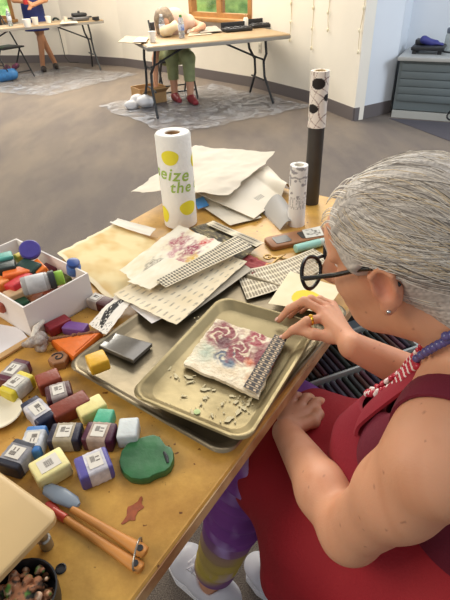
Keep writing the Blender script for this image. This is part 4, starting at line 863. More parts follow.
# cream dish at the left
c = at(-1, 412, T+.012); c[2] = T; tag(MB().lathe([(0, .001), (.025, .001), (.04, .01), (.041, .012), (.039, .013), (.024, .006), (0, .006)], c, seg=36).build('ceramic_dish', mat('cream glaze', 'e6dcc2', .3)), 'cream ceramic dish cut off by the left edge of the photo', 'dish')
# white page and wooden stick by the box
tag(sheet('plain_page', [(-14, 322), (20, 328), (28, 338), (-14, 362)], T+.003, 16, 12, lambda u, v: mix(L3('f3eff0'), L3('e6e0e0'), fbm(u, v, 3, 4)), amp=.001), 'white page under the front of the white box at the left edge', 'paper')
a, b = at(-16, 365, T+.008), at(29, 338, T+.008); tag(MB().box((a+b)/2-np.array([0, 0, .004]), (np.linalg.norm(b-a), .016, .006), nrm(b-a), bevel=.001).build('stir_stick', mat('pale birch', 'd3a972', .6, noise=.15, scale=30)), 'pale flat wooden stir stick lying in front of the white box', 'stick')

# white box of wax pieces
zb = T+.085
cF, cR, cB = at(23, 308, zb), at(88, 273, zb), at(41, 251, zb); bx_ = nrm(cR-cF); by_ = np.array([-bx_[1], bx_[0], 0]); LX = np.linalg.norm(cR-cF); LY = .30
bo = cF.copy(); bo[2] = T+.001; bp_ = lambda a, b, z: bo+bx_*a+by_*b+np.array([0, 0, z]); hB = zb-T-.001
wb_ = thing('storage_box', bp_(LX/2, LY/2, 0), 'open white cardboard box full of coloured wax pieces', 'box'); m_bx = mat('white box card', 'e4dcd6', .6, noise=.03, scale=6)
MB().box(bp_(LX/2, LY/2, .0025), (LX, LY, .004), bx_).build('box_bottom', m_bx, wb_)
for b in (0.002, LY-.002): MB().box(bp_(LX/2, b, hB/2), (LX, .004, hB), bx_).build('box_side', m_bx, wb_)
for a in (.002, LX-.002): MB().box(bp_(a, LY/2, hB/2), (.004, LY-.008, hB), bx_).build('box_side', m_bx, wb_)
def piece(p, q, wd, h, col, label, z, cat='wax block', **k): return wax_block(p, q, wd, h, col, label, z0=z, cat=cat, **k)
zi = T+.04
piece((2, 273), (31, 267), .036, .026, 'e8702a', 'long orange block across the middle of the white box', zi+.022)
piece((9, 287), (29, 274), .036, .028, 'c4282e', 'bright red block in the white box beside the clear jar', zi+.014, tilt=.2)
piece((-12, 286), (5, 277), .036, .028, 'ea8a3c', 'light orange block at the left edge in the white box', zi+.014)
piece((4, 295), (28, 286), .034, .024, 'd8b48a', 'tan block in the front of the white box', zi+.010)
piece((10, 305), (27, 298), .03, .022, '24583a', 'dark green block in the front corner of the white box', zi+.0)
piece((-8, 298), (6, 303), .03, .022, 'a04a34', 'brick coloured block at the front left of the white box', zi-.005)
piece((20, 262), (38, 268), .034, .03, '1f3d33', 'dark green block behind the long orange block in the white box', zi+.018, tilt=-.2)
piece((34, 262), (43, 271), .028, .022, 'ee7b28', 'small orange piece beside the dark green block in the white box', zi+.020, tilt=-.3)
piece((-4, 266), (15, 262), .04, .026, '23302c', 'black green block at the left in the white box', zi+.03)
piece((-4, 257), (12, 253), .034, .026, '58a89a', 'teal block at the far left of the white box', zi+.036)
piece((15, 256), (24, 252), .024, .022, 'd9c046', 'yellow piece under the purple disc in the white box', zi+.03)
piece((44, 291), (64, 283), .034, .024, 'ee8664', 'salmon block leaning on the inner front wall of the white box', zi+.006)
piece((28, 300), (44, 292), .03, .022, '9c5f3c', 'brown block low in the front of the white box', zi-.006)
piece((62, 268), (72, 277), .03, .022, '5f6c34', 'olive block under the blue jar in the white box', zi-.012)
piece((46, 262), (60, 266), .034, .026, '7a2c3c', 'wine red block low at the back of the white box', zi-.01)
c = at(30, 250, zb+.02); dn = nrm([.25, -.55, .75]); tag(MB().lathe([(0, 0), (.022, 0), (.025, .003), (.025, .013), (.022, .016), (0, .016)], c-dn*.008, dn, 28).build('wax_disc', wax('4a3f94')), 'round purple blue disc tilted on top of the white box', 'wax disc')
def jar(p, q, r, body, capc, label, z, collar=None, labc=None):
    a, b = at(*p, z), at(*q, z); ax = nrm(b-a); L = np.linalg.norm(b-a); t = thing('paint_jar', (a+b)/2, label, 'jar')
    MB().lathe([(r*.9, 0), (r, .003), (r, L*.62), (r*.8, L*.68)], a, ax, 20).build('jar_body', body, t)
    if labc: MB().lathe([(r*1.005, L*.12), (r*1.02, L*.13), (r*1.02, L*.55), (r*1.005, L*.56)], a, ax, 20).build('label', labc, t)
    if collar: MB().lathe([(r*.9, L*.66), (r*1.02, L*.67), (r*1.02, L*.8), (r*.9, L*.81)], a, ax, 20).build('collar', collar, t)
    MB().lathe([(r*.75, L*.7), (r*.82, L*.72), (r*.82, L), (r*.7, L*1.02)], a, ax, 20).build('cap', capc, t)
jar((22, 287), (63, 277), .021, mat('frosted clear jar', 'b8b6b2', .25, alpha=.8, spec=.6, noise=.2, scale=40), mat('lime cap', '8cb83a', .4), 'clear jar with a black collar and lime green cap lying in the white box', zi+.052, mat('black collar', '2a2c2e', .4), mat('silver label', 'c9c7c6', .4, noise=.2, scale=60))
c = at(74, 273, zi+.02); bj = thing('round_jar', c, 'small round blue jar by the right wall of the white box', 'jar'); ax = nrm([.2, -.2, .9])
MB().lathe([(.014, 0), (.017, .004), (.017, .024), (.014, .028)], c, ax, 22).build('jar_body', mat('blue jar', '4f74b8', .35), bj); MB().lathe([(.0145, .028), (.015, .03), (.015, .037), (.012, .039)], c, ax, 22).build('lid', mat('dark blue lid', '2c4a8c', .35), bj)

# cream board on posts at the lower left, tools beside it
zw = T+.068; pk, pA, pB = at(59, 514, zw), at(0, 472, zw), at(0, 577, zw)
dA = nrm(pA-pk); dB = nrm(pB-pk); dB = nrm(dB-dA*(dB@dA)); LA, LB = .25, .235
bd = thing('hot_palette', pk+dA*LA/2+dB*LB/2-np.array([0, 0, zw-T]), 'raised cream board with a rounded corner standing on metal posts at the lower left', 'board')
cc_ = pk+dA*LA/2+dB*LB/2
V, Fc = loops([rrect(np.array([*cc_[:2], zw+z]), dA, dB, LA/2-i, LB/2-i, .014, 6) for z, i in ((-.012, .001), (-.011, 0), (-.002, 0), (0, .002))]); mesh('board', V, Fc, mat('cream enamel board', 'cfb07c', .38, noise=.06, scale=12), bd, 40)
m_chr = mat('dull chrome', '9a958c', .3, metal=.8)
for a in (.022, LA-.03):
    for b in (.022, LB-.03): q = pk+dA*a+dB*b; MB().lathe([(.009, .001), (.009, .02), (.0065, .022), (.0065, zw-T-.012)], np.array([q[0], q[1], T]), seg=14).build('post', m_chr, bd)
# tin of paint crust below the board
c = at(30, 608, T); tn = thing('paint_tin', c, 'black tin heaped with crusted pink and green paint below the cream board', 'tin')
MB().lathe([(.034, .001), (.04, .004), (.043, .04), (.041, .04), (.037, .006), (0, .006)], c, seg=30).build('tin', m_blk, tn)
s = SDF(c-.07, c+.09, .0018); r_ = random.Random(5)
s.cap(c+np.array([0, 0, .008]), c+np.array([0, 0, .02]), .03, .022, .004)
for k in range(170): a = r_.uniform(0, 6.28); d_ = .036*math.sqrt(r_.random()); s.ell(c+np.array([d_*math.cos(a), d_*math.sin(a), r_.uniform(.018, .046)-.25*d_]), [r_.uniform(.0022, .0055)]*3, k=.0015)
def crustcol(V):
    n_ = fbm(V[:, 0]*160, V[:, 1]*160+V[:, 2]*130, 1.2, 3); o = mix(L3('a8704e'), L3('2e2c26'), (n_-.5)*6); o = mix(o, L3('5c8a3a'), (fbm(V[:, 0]*110, V[:, 1]*110, 1, 7)-.6)*9); return mix(o, L3('d9b79a'), (fbm(V[:, 0]*120, V[:, 2]*190, 1, 12)-.6)*9)
crunch(s, 'paint_crust', vmat('paint crust', .6), tn, 0, cols=crustcol)
# two spatulas joined by a wire ring
m_hand = mat('honey wood handle', 'c9853a', .5, noise=.18, scale=35)
def spatula(h0, h1, c0, c1, headm, ferr, label, zz, wid):
    a, b, p, q = at(*h0, zz), at(*h1, zz), at(*c0, zz), at(*c1, zz)
    t = thing('spatula', (a+b)/2-np.array([0, 0, .006]), label, 'spatula'); ex = nrm(b-a); ey = np.array([-ex[1], ex[0], 0]); L = np.linalg.norm(b-a)
    V, Fc = loops([[a+ex*L*s_+ey*w_*math.cos(g)+np.array([0, 0, .0045*math.sin(g)]) for g in np.linspace(0, 2*math.pi, 13)[:-1]] for s_, w_ in ((0, .0055), (.3, .006), (.7, .0075), (.92, .0095), (.99, .008), (1.0, .004))]); mesh('handle', V, Fc, m_hand, t, 60)
    MB().lathe([(.0045, -.0055), (.0045, .0055)], a+ex*L*.93, (0, 0, 1), 12).build('hang_hole', m_blk, t)
    if ferr: MB().tube([a-ex*.014, a+ex*.012], [.0062, .0068], 12).build('ferrule', ferr, t)
    hx_ = nrm(q-p); hy = np.array([-hx_[1], hx_[0], 0]); HL = np.linalg.norm(q-p)
    V, Fc = loops([[p+hx_*HL*s_+hy*w_*(math.cos(g))+np.array([0, 0, .002+.003*math.sin(g)]) for g in np.linspace(0, 2*math.pi, 13)[:-1]] for s_, w_ in ((0, .003), (.08, wid*.8), (.45, wid), (.85, wid*.8), (1., .004))]); mesh('blade', V, Fc, headm, t, 60); return t
spatula((72, 509), (146, 553), (45, 488), (79, 506), mat('blue grey silicone', '7f8a96', .4), None, 'wooden handled spatula with a blue grey head, the upper of the joined pair', T+.012, .013)
spatula((60, 515), (142, 569), (47, 504), (58, 513), mat('red plastic head', 'b43a28', .4), mat('red ferrule', 'b8402c', .35), 'wooden handled tool with a red ferrule partly under the cream board', T+.007, .008)
rc = at(138, 556, T+.01); dr = nrm(at(142, 569, T)-at(146, 553, T)); tag(MB().tube([rc+dr*.021*math.cos(q)+np.array([0, 0, .013*math.sin(q)+.006]) for q in np.linspace(0, 2*math.pi, 33)], .0014, 8, False).build('wire_ring', m_chr), 'wire ring joining the two wooden handles', 'ring')

# ------------------------------------------------------------------ the woman at the table
zz = lambda k: np.array([0, 0, k])
d_ = nrm([-.8, .6, 0]); l_ = np.array([-d_[1], d_[0], 0])           # the way she faces, and her own left
Fh = nrm([-.76, .56, -.36]); Uh = nrm(np.array([0, 0, 1.])-Fh*Fh[2]); Lh = np.cross(Uh, Fh); HF = np.array([Fh, Lh, Uh])
ear = at(388, 290, 1.075); HC = ear-Lh*.074+Fh*.004+Uh*.016
hp = lambda f, l, u: HC+Fh*f+Lh*l+Uh*u
shL = at(435, 463, .926)
shR = shL-l_*.335; shC = (shL+shR)/2
nkb = shC+zz(.055)-d_*.022
elL = at(350, 532, .705); wrL = at(286, 432, .655)
hipC = shC-d_*.15; hipC[2] = .56
hipL, hipR = hipC+l_*.085, hipC-l_*.085
knL = at(243, 468, .53); knR = np.array([knL[0]+.12, knL[1]+.15, .535])
anL = at(212, 578, .10); toL = at(180, 556, .035)
toR = at(257, 566, .035); anR = toR+np.array([.10, -.085, .065])
wrR = at(352, 346, .805); elR = shR+np.array([.03, .04, -.24])
seat_c = np.array([hipC[0], hipC[1], 0])
woman = thing('person', (*hipC[:2], 0), 'woman with grey hair and black glasses in a red dress, seated at the work table', 'person')
def skin_mat():
    m = vmat('warm skin', .5, sub=.12, spec=.4, bump=.06, bscale=300); return m
lo = np.minimum.reduce([anL, toL, knL, elL, hipC-.25, wrL, at(280, 338, .77), toR])-.12; hi = np.maximum.reduce([hp(0, 0, .2), shR, elR, hipC+.25, hp(-.15, 0, 0), knR])+.13
lo[2] = .0
B = SDF(lo, hi, .0035)
# trunk, neck, shoulders
B.cap(hipC, hipC+d_*.05+zz(.13), .135, .112, .05).cap(hipC+d_*.05+zz(.13), shC-zz(.1)-d_*.015, .112, .1, .05).cap(shL-l_*.07+zz(.005), shR+l_*.07+zz(.005), .062, .062, .05)
neck0 = hp(-.022, 0, -.075); B.cap(nkb-zz(.05), nkb+zz(.02), .058, .050, .04).cap(nkb+zz(.02), neck0, .050, .054, .03)
B.cap(shL-l_*.02, shL, .056, .055, .03).cap(shR+l_*.02, shR, .056, .055, .03)
# head
B.ell(hp(-.012, 0, .028), (.094, .073, .088), HF, .02).ell(hp(.03, 0, -.045), (.062, .054, .07), HF, .03).ell(hp(.055, 0, -.088), (.026, .026, .022), HF, .025)
B.ell(hp(.062, 0, .038), (.03, .05, .035), HF, .02)
for q in (1, -1):
    B.ell(hp(.055, .036*q, -.022), (.026, .022, .026), HF, .02)                         # cheekbone
    B.ell(hp(.082, .030*q, .006), (.014, .017, .011), HF, .008, 'sub')                  # eye socket
    B.cap(hp(.078, .012*q, .022), hp(.072, .048*q, .020), .008, .006, .012)             # brow
    # ear
    e0 = hp(-.004, .074*q, -.012)
    B.ell(e0, (.019, .010, .032), HF, .006).ell(e0+Lh*q*.010+Fh*.002+Uh*.003, (.011, .009, .019), HF, .005, 'sub').ell(e0-Uh*.030+Fh*.006, (.009, .006, .010), HF, .006)
    B.chain([e0+Lh*q*.006+Fh*.013-Uh*.006, e0+Lh*q*.009+Fh*.014+Uh*.018, e0+Lh*q*.01+Uh*.030, e0+Lh*q*.011-Fh*.014+Uh*.020, e0+Lh*q*.008-Fh*.013-Uh*.006], [.003, .0035, .0038, .0038, .003], .004)
    B.ell(e0+Fh*.013-Uh*.004+Lh*q*.004, (.005, .004, .008), HF, .004)                     # tragus
B.chain([hp(.092, 0, .012), hp(.108, 0, -.022), hp(.104, 0, -.03)], [.009, .013, .011], .012)
for q in (1, -1): B.ell(hp(.092, .012*q, -.03), (.010, .009, .008), HF, .006)
B.ell(hp(.085, 0, -.056), (.012, .022, .006), HF, .006).ell(hp(.083, 0, -.066), (.012, .019, .006), HF, .006)
# arms
B.chain([shL, shL+(elL-shL)*.35+l_*.004, elL], [.053, .050, .042], .03); fm = elL+(wrL-elL)*.35
B.chain([elL, fm, wrL], [.042, .043, .027], .02)
B.chain([shR, (shR+elR)/2, elR], [.052, .05, .04], .03); B.chain([elR, elR+(wrR-elR)*.35, wrR], [.04, .04, .026], .02)
# right hand: palm, four bent fingers, thumb
Kp = [at(323, 318, .815), at(322, 311, .822), at(327, 307, .818), at(333, 305, .808)]     # knuckles, index to little
for k in Kp: B.cap(wrR+(k-wrR)*.12, k, .0135, .0095, .012)
fingers = [[Kp[0], at(307, 321, .818), at(293, 330, .797), at(283, 338, .776)],
           [Kp[1], at(304, 301, .832), at(289, 309, .808), at(279, 320, .782)],
           [Kp[2], at(311, 299, .826), at(298, 307, .798), at(290, 316, .778)],
           [Kp[3], at(320, 299, .812), at(309, 305, .79), at(301, 312, .772)]]
for i, f in enumerate(fingers): r0 = (.0092, .0092, .0088, .0076)[i]; B.chain(f, [r0+.0004, r0, r0*.9, r0*.74], .004)
th = [at(346, 338, .80), at(331, 337, .797), at(313, 334, .80), at(299, 331, .797)]
B.chain(th, [.015, .0125, .0105, .008], .008)
# left hand, fingers curled over her knee
hv = nrm(at(297, 396, .635)-wrL); hs = nrm(np.cross(zz(1), hv)); KL = [wrL+hv*.082+hs*s_-zz(abs(s_)*.15) for s_ in (-.030, -.010, .010, .028)]
for k in KL: B.cap(wrL+(k-wrL)*.1, k, .0135, .010, .012)
for i, k in enumerate(KL): ll = (.9, 1, .96, .8)[i]; s_ = hs*(-.004+.003*i)-hs*.008; B.chain([k, k+hv*.034*ll+s_+zz(.006), k+hv*.055*ll+s_*1.5-zz(.010), k+hv*.066*ll+s_*2-zz(.028)], [.0095, .009, .0082, .007], .004)
B.chain([wrL+hv*.02-hs*.018, wrL+hv*.05-hs*.045-zz(.002), wrL+hv*.078-hs*.052-zz(.004), wrL+hv*.10-hs*.047-zz(.008)], [.014, .0125, .0105, .008], .008)
# legs
for hh, kn, an, to in ((hipL, knL, anL, toL), (hipR, knR, anR, toR)):
    B.chain([hh, hh+(kn-hh)*.5, kn], [.092, .078, .056], .04); cf = kn+(an-kn)*.32-d_*.012; B.chain([kn, cf, an], [.054, .052, .034], .03); B.cap(an-zz(.04), to, .034, .024, .02)
Vb, Qb = B.mesh(); Vb = B.relax(Vb, Qb, 1, .4)
def skincol(V):
    o = np.tile(L3('d69c7a'), (len(V), 1)); n_ = fbm(V[:, 0]*30+V[:, 2]*11, V[:, 1]*30-V[:, 2]*17, 1, 4); o = mix(o, L3('c48460'), (n_-.45)*1.6)
    o = mix(o, L3('8f5a44'), (vn(V[:, 0]*230+V[:, 2]*90, V[:, 1]*230+V[:, 2]*120, 1, 9) > .965)*.6)               # freckles
    for p_ in [f[-1] for f in fingers]+[th[-1]]+Kp: o = mix(o, L3('c67a62'), np.clip(1-np.linalg.norm(V-p_, axis=1)/.016, 0, 1)*.5)
    o = mix(o, L3('cf8068'), np.clip(1-np.linalg.norm(V-ear, axis=1)/.045, 0, 1)*.7)
    return o
mesh('body', Vb, Qb, skin_mat(), woman, True, cols=skincol(Vb))
m_nail = mat('finger nail', 'e3b3a0', .25)
for f in fingers+[th]:
    v_ = nrm(f[-1]-f[-2]); up_ = nrm(zz(1)-v_*v_[2]); c = f[-1]+v_*.001+up_*.0062
    s = SDF(c-.012, c+.012, .001); s.ell(c, (.0058, .0044, .0016), np.array([v_, np.cross(up_, v_), up_]), .002); crunch(s, 'fingernail', m_nail, woman, 0)
# eyes
for q in (1, -1):
    c = hp(.070, .030*q, .006); eb = MB(); eb.ball(c, .0105, 16, 10); eye = eb.build('eye', mat('eye white', 'efe9e2', .2), woman, True); MB().ball(c+Fh*.008, (.0045, .0045, .0045), 10, 8).build('iris', mat('iris', '4a5a5c', .15), eye, True)
    MB().ball(hp(-.002, .081*q, -.042), .003, 10, 7).build('earring', mat('silver', 'c9c9cc', .2, metal=1.), woman, True)

# hair drawn back into a low knot
def hair_surface(f, l, u): return None
H = SDF(hp(0, 0, 0)-.26, hp(0, 0, 0)+.26, .0035)
H.ell(hp(-.018, 0, .030), (.108, .083, .090), HF, .02)
for q in (1, -1): H.ell(hp(-.005, .060*q, .018), (.055, .024, .036), HF, .02)
H.ell(hp(-.062, 0, -.028), (.062, .064, .066), HF, .03)
H.ell(hp(-.078, 0, -.075), (.038, .050, .045), HF, .03)
knot = hp(-.128, 0, -.03); H.ell(knot, (.042, .046, .042), HF, .02)
H.ell(hp(.098, 0, -.056), (.105, .12, .108), HF, .012, 'sub')                               # the face stays clear
for q in (1, -1): H.ell(hp(.005, .094*q, -.018), (.033, .037, .046), HF, .008, 'sub')       # and the ears
Vh, Qh = H.mesh(); Vh = H.relax(Vh, Qh, 2)
def to_h(V): return (V-HC)@HF.T
def groove(V):
    q = to_h(V); a = np.arctan2(q[:, 1], q[:, 2]+.03); n_ = fbm(a*26, q[:, 0]*9, 1, 3)+.5*vn(a*70, q[:, 0]*14, 1, 8); r = V-hp(-.03, 0, 0); r = r/np.linalg.norm(r, axis=1)[:, None]; return V+r*((n_-.7)*.0025)[:, None]
def haircol(V):
    q = to_h(V); a = np.arctan2(q[:, 1], q[:, 2]+.03); n_ = fbm(a*30, q[:, 0]*7, 1, 3); n2 = vn(a*85, q[:, 0]*12, 1, 6)
    o = mix(L3('a39b93'), L3('e0d8ce'), n_*1.9-.45); return mix(o, L3('6a625a'), (n2-.6)*2.2)
hair = mesh('hair', groove(Vh), Qh, vmat('silver hair', .42, spec=.5), woman, True, cols=haircol(Vh))
# loose strands combed from the hairline to the knot
hm = [mat('strand '+c_, c_, .4, spec=.5) for c_ in ('efe8dd', 'd3cabf', 'aaa29a', '7a726a', 'e0ccab')]
hs_ = MB(); rh = random.Random(11); cen = hp(-.018, 0, .034); rad = np.array([.104, .083, .094])
def onhair(v):                                                     # push a direction out to the hair's surface
    q = np.asarray(v); k = 1/np.linalg.norm(q/rad); return q*k
Fd = H.F
def outto(v):
    D3 = Fh*v[0]+Lh*v[1]+Uh*v[2]; D3 = D3/np.linalg.norm(D3); ts = np.linspace(.045, .18, 70); ix = np.rint((cen+ts[:, None]*D3-H.lo)/H.h).astype(int); ix = np.clip(ix, 0, H.n-1)
    f = Fd[ix[:, 0], ix[:, 1], ix[:, 2]]; ins = np.nonzero(f < 0)[0]
    if not len(ins): return None
    k = ins[-1]; f1 = f[min(k+1, 69)]; t = ts[k]+(ts[1]-ts[0])*min(1, max(0, -f[k]/(f1-f[k]+1e-9))); q = v/np.linalg.norm(v)*t; return q
for i in range(3600):
    a = rh.uniform(-1.95, 1.95); st_f = rh.choice([rh.uniform(.02, .098), rh.uniform(-.05, .09)])
    rr_ = math.sqrt(max(.02, 1-(st_f/.104)**2)); p0 = np.array([st_f, .083*rr_*math.sin(a), .094*rr_*math.cos(a)])
    if p0[2] < -.02 and p0[0] > -.03: continue
    p1 = np.array([-.098, .02*math.sin(a)+rh.uniform(-.03, .03), -.05+rh.uniform(-.03, .03)]); off = rh.uniform(.0006, .003)
    P_ = []
    for t in np.linspace(0, 1, 12):
        v = p0*(1-t)+p1*t; v = outto(v)
        if v is None: break
        P_.append(v)
    if len(P_) == 12:
        rad_ = np.linalg.norm(P_, axis=1); dr_ = np.array(P_)/rad_[:, None]
        for _ in range(4): rad_[1:-1] = (rad_[:-2]+2*rad_[1:-1]+rad_[2:])/4
        wv_ = rh.uniform(.2, 1)*.0014; P_ = [cen+(Fh*q[0]+Lh*q[1]+Uh*q[2])*(r_*(1+off*6))+(Lh+.3*Uh)*wv_*math.sin(k*.5+i) for k, (q, r_) in enumerate(zip(dr_, rad_))]
        ix = np.clip(np.rint((np.array(P_)-H.lo)/H.h).astype(int), 0, H.n-1)
        if Fd[ix[:, 0], ix[:, 1], ix[:, 2]].max() > .0045: continue
    hs_.cur = rh.choices(range(5), (6, 5, 3, 1.5, 3.5))[0]; hs_.tube(P_, [.0002]+[.0005]*10+[.0002], 3, False) if len(P_) == 12 else None
for i in range(26):                                                 # flyaway wisps round the hairline
    a = rh.uniform(-1.3, 1.3); b = np.array([.086, .07*math.sin(a), .05*math.cos(a)]); P_ = [cen+Fh*(b[0]-.03*t)+Lh*(b[1]+.02*math.sin(a)*t)+Uh*(b[2]+.012+.010*math.sin(t*2.4)) for t in np.linspace(0, 1, 7)]; hs_.cur = rh.choice((0, 1, 4)); hs_.tube(P_, .0005, 4, False)
o = hs_.build('hair_strands', hm, hair, True); o['kind'] = 'stuff'
# eyebrow hair
for q in (1, -1): MB().tube([hp(.089, .014*q, .028), hp(.087, .03*q, .032), hp(.076, .048*q, .026)], [.003, .0035, .0015], 6).build('eyebrow', mat('grey brow', '9a8f84', .7), woman)

# clothes: maroon bodice with a gaping armhole, red skirt, patterned leggings, shoes
m_mar = mat('maroon cloth', '6c1029', .8, noise=.14, scale=14, bump=.12, bscale=220); m_redc = mat('red apron cloth', 'a3101f', .75, noise=.10, scale=10, bump=.12, bscale=220)
lo2 = np.minimum(hipC, shC)-.34; hi2 = np.maximum(hipC, shC)+.30
def bodice(extra, cut):
    D = SDF(lo2, hi2, .005); e = extra
    D.cap(hipC-zz(.03), hipC+d_*.05+zz(.13), .145+e, .125+e, .05).cap(hipC+d_*.05+zz(.13), shC-zz(.1)-d_*.012, .125+e, .114+e, .05)
    for q in (1, -1): D.ell(shC+d_*.055-zz(.15)+l_*q*.06, (.058+e, .058+e, .06+e), k=.04)
    D.cap(shL-l_*.075+zz(.005), shR+l_*.075+zz(.005), .072+e, .072+e, .05)
    return D
def shell(e, th): D = bodice(e, True); In = bodice(e-th, False); D.mixin(tuple([slice(None)]*3), In.F, .002, 'sub'); return D
D = shell(.002, .011)
D.field(lambda P: shC[2]-.055-P[..., 2], k=.004, op='sub')
D.cap(shC+d_*.16+zz(.05), shC-d_*.16+zz(.045), .098, .098, .006, 'sub'); D.ell(shC+d_*.12+zz(.0), (.095, .095, .10), k=.006, op='sub')
for q, s_, e_ in ((1, shL, elL), (-1, shR, elR)):
    D.cap(s_+l_*q*.045+zz(.03), s_+l_*q*.045-zz(.05), .056, .06, .006, 'sub'); D.cap(s_-zz(.05)+d_*.02+l_*q*.03, s_-zz(.105)+d_*.05+l_*q*.01, .055, .062, .006, 'sub'); D.cap(s_+l_*q*.03, s_+(e_-s_)*.8, .058, .056, .006, 'sub')
Vd, Qd = D.mesh(); Vd = D.relax(Vd, Qd, 2); mesh('dress_bodice', Vd, Qd, m_mar, woman, True)
def bib_at(s_, t):                                                                        # s_ across, t from the top edge down
    zt_ = shC[2]-.125+.03*s_*s_; z_ = zt_-t*.25; D_ = .139+.48*min(max(0, shC[2]-.12-z_), .08)-.10*max(0, shC[2]-.25-z_); w_ = .078+.075*t**.8
    return np.array([*(shC+d_*(D_-.055*s_*s_-.03*abs(s_)**3)+l_*w_*s_)[:2], z_])
nS, nT = 24, 24; V = [bib_at(-1+2*i/nS, j/nT) for j in range(nT+1) for i in range(nS+1)]; V = V+[p-d_*.006-l_*.002*(0) for p in V]; n = (nS+1)*(nT+1); Fc = []
for j in range(nT):
    for i in range(nS): a = j*(nS+1)+i; Fc += [[a, a+1, a+nS+2, a+nS+1], [n+a, n+a+nS+1, n+a+nS+2, n+a+1]]
rim = list(range(nS+1))+[j*(nS+1)+nS for j in range(1, nT+1)]+[nT*(nS+1)+i for i in range(nS-1, -1, -1)]+[j*(nS+1) for j in range(nT-1, 0, -1)]
Fc += [[rim[k], n+rim[k], n+rim[(k+1) % len(rim)], rim[(k+1) % len(rim)]] for k in range(len(rim))]
m_bib = mat('shaded apron cloth', '8c1026', .8, noise=.12, scale=12, bump=.12, bscale=220)  # apron cloth again, its red darkened to paint in the bib's shade
mesh('apron_bib', V, Fc, m_bib, woman, 60)
# neck strap and shoulder straps
def band(name, pts_, wd, m, nrmls, th_=.003):
    V = []; n = len(pts_)
    for i, p in enumerate(pts_):
        t = nrm(pts_[min(i+1, n-1)]-pts_[max(i-1, 0)]); nn = nrm(nrmls[i]-t*(nrmls[i]@t)); s_ = np.cross(t, nn)
        for a, b in ((-1, 0), (-.5, .25), (0, .35), (.5, .25), (1, 0), (1, -1), (0, -.7), (-1, -1)): V.append(p+s_*wd*a/2+nn*th_*(b+.4))
    Fc = [[i*8+k, i*8+(k+1) % 8, (i+1)*8+(k+1) % 8, (i+1)*8+k] for i in range(n-1) for k in range(8)]+[list(range(8)), [(n-1)*8+k for k in range(8)]]
    return mesh(name, V, Fc, m, woman, 50)
def surf(o, dr):                                                                          # distance from o to her skin along dr
    dr = nrm(dr); ts = np.linspace(0, .25, 160); ix = np.clip(np.rint((o+ts[:, None]*dr-B.lo)/B.h).astype(int), 0, B.n-1); out = np.nonzero(B.F[ix[:, 0], ix[:, 1], ix[:, 2]] > 0)[0]; return ts[out[0]] if len(out) else 0.
def pushout(p, gap):
    a = nkb+(shC-d_*.03-zz(.12)-nkb)*np.clip((nkb[2]-p[2])/.175, 0, 1); v = p-a; r = np.linalg.norm(v); return a+nrm(v)*max(r, min(surf(a, v), .055 if p[2] > .93 and v@d_ > 0 else .2)+gap)
ref = lambda p: p-l_*2*((p-shC)@l_)
for q in (1, -1):
    c0 = shC-zz(.03)+l_*q*.112; pp = []
    for a in np.radians(np.linspace(-28, 215, 30)): v = d_*math.cos(a)+zz(math.sin(a)); pp.append(c0+v*(surf(c0, v)+.003))
    pp = np.array(pp)
    for _ in range(2): pp[1:-1] = (pp[:-2]+2*pp[1:-1]+pp[2:])/4
    band('shoulder_strap', list(pp), .040, m_mar, [p-c0 for p in pp], .004)
sp = [bib_at(.60, .12), bib_at(.52, 0)+zz(.004)]+[at(405, 381, .90), at(425, 367, .94), at(448, 349, .975)]+[nkb-d_*.072+zz(.02)]
sp = [p if i < 2 else pushout(p, .004) for i, p in enumerate(sp)]; sp = sp+[ref(p) for p in sp[-2::-1]]
sc_ = []
for i in range(len(sp)-1):
    a, b, c, e = sp[max(i-1, 0)], sp[i], sp[i+1], sp[min(i+2, len(sp)-1)]
    for t in np.linspace(0, 1, 7)[:-1]: sc_.append(.5*((2*b)+(-a+c)*t+(2*a-5*b+4*c-e)*t*t+(-a+3*b-3*c+e)*t**3))
sc_.append(sp[-1]); band('neck_strap', sc_, .036, m_bib, [nrm((p-nkb)*np.array([1, 1, .3])+zz(.04)) for p in sc_], .005)
# red skirt over both thighs, hanging down at her left
K = SDF(np.minimum(hipC, knL)-.26, np.maximum(hipC, knR)+.24, .005)
K.cap(hipC, hipC+zz(.1)+d_*.03, .165, .135, .05)
for hh, kn in ((hipL, knL), (hipR, knR)): K.chain([hh, hh+(kn-hh)*.5, kn-(kn-hh)*.14], [.118, .105, .078], .06)
K.cap((hipL+hipR)/2, (knL+knR)/2-d_*.05, .12, .09, .06)
for q_, a_, h_ in ((.1, .05, .20), (.4, .05, .11), (.62, .04, .06)): p = hipL+(knL-hipL)*q_+l_*.07; K.cap(p-zz(.02), p+l_*.03-zz(h_), a_+.035, a_+.02, .06)
K.cap(hipL+l_*.09-zz(.16), knL+l_*.05-zz(.04)-d_*.17, .06, .04, .05)
SV, SQ = K.mesh(); SV = K.relax(SV, SQ, 2)
a_ = (SV-hipC)@d_; b_ = (SV-hipC)@l_; fold = (np.sin(a_*34+SV[:, 2]*14+3*fbm(a_*6, SV[:, 2]*6, 1, 2))*.5+(fbm(a_*12, SV[:, 2]*12+b_*6, 1, 5)-.5)*1.6)*np.clip((.60-SV[:, 2])/.2, .15, 1)
SV = SV+np.outer(fold*.017, nrm(l_+zz(.5))); mesh('dress_skirt', SV, SQ, m_redc, woman, True)
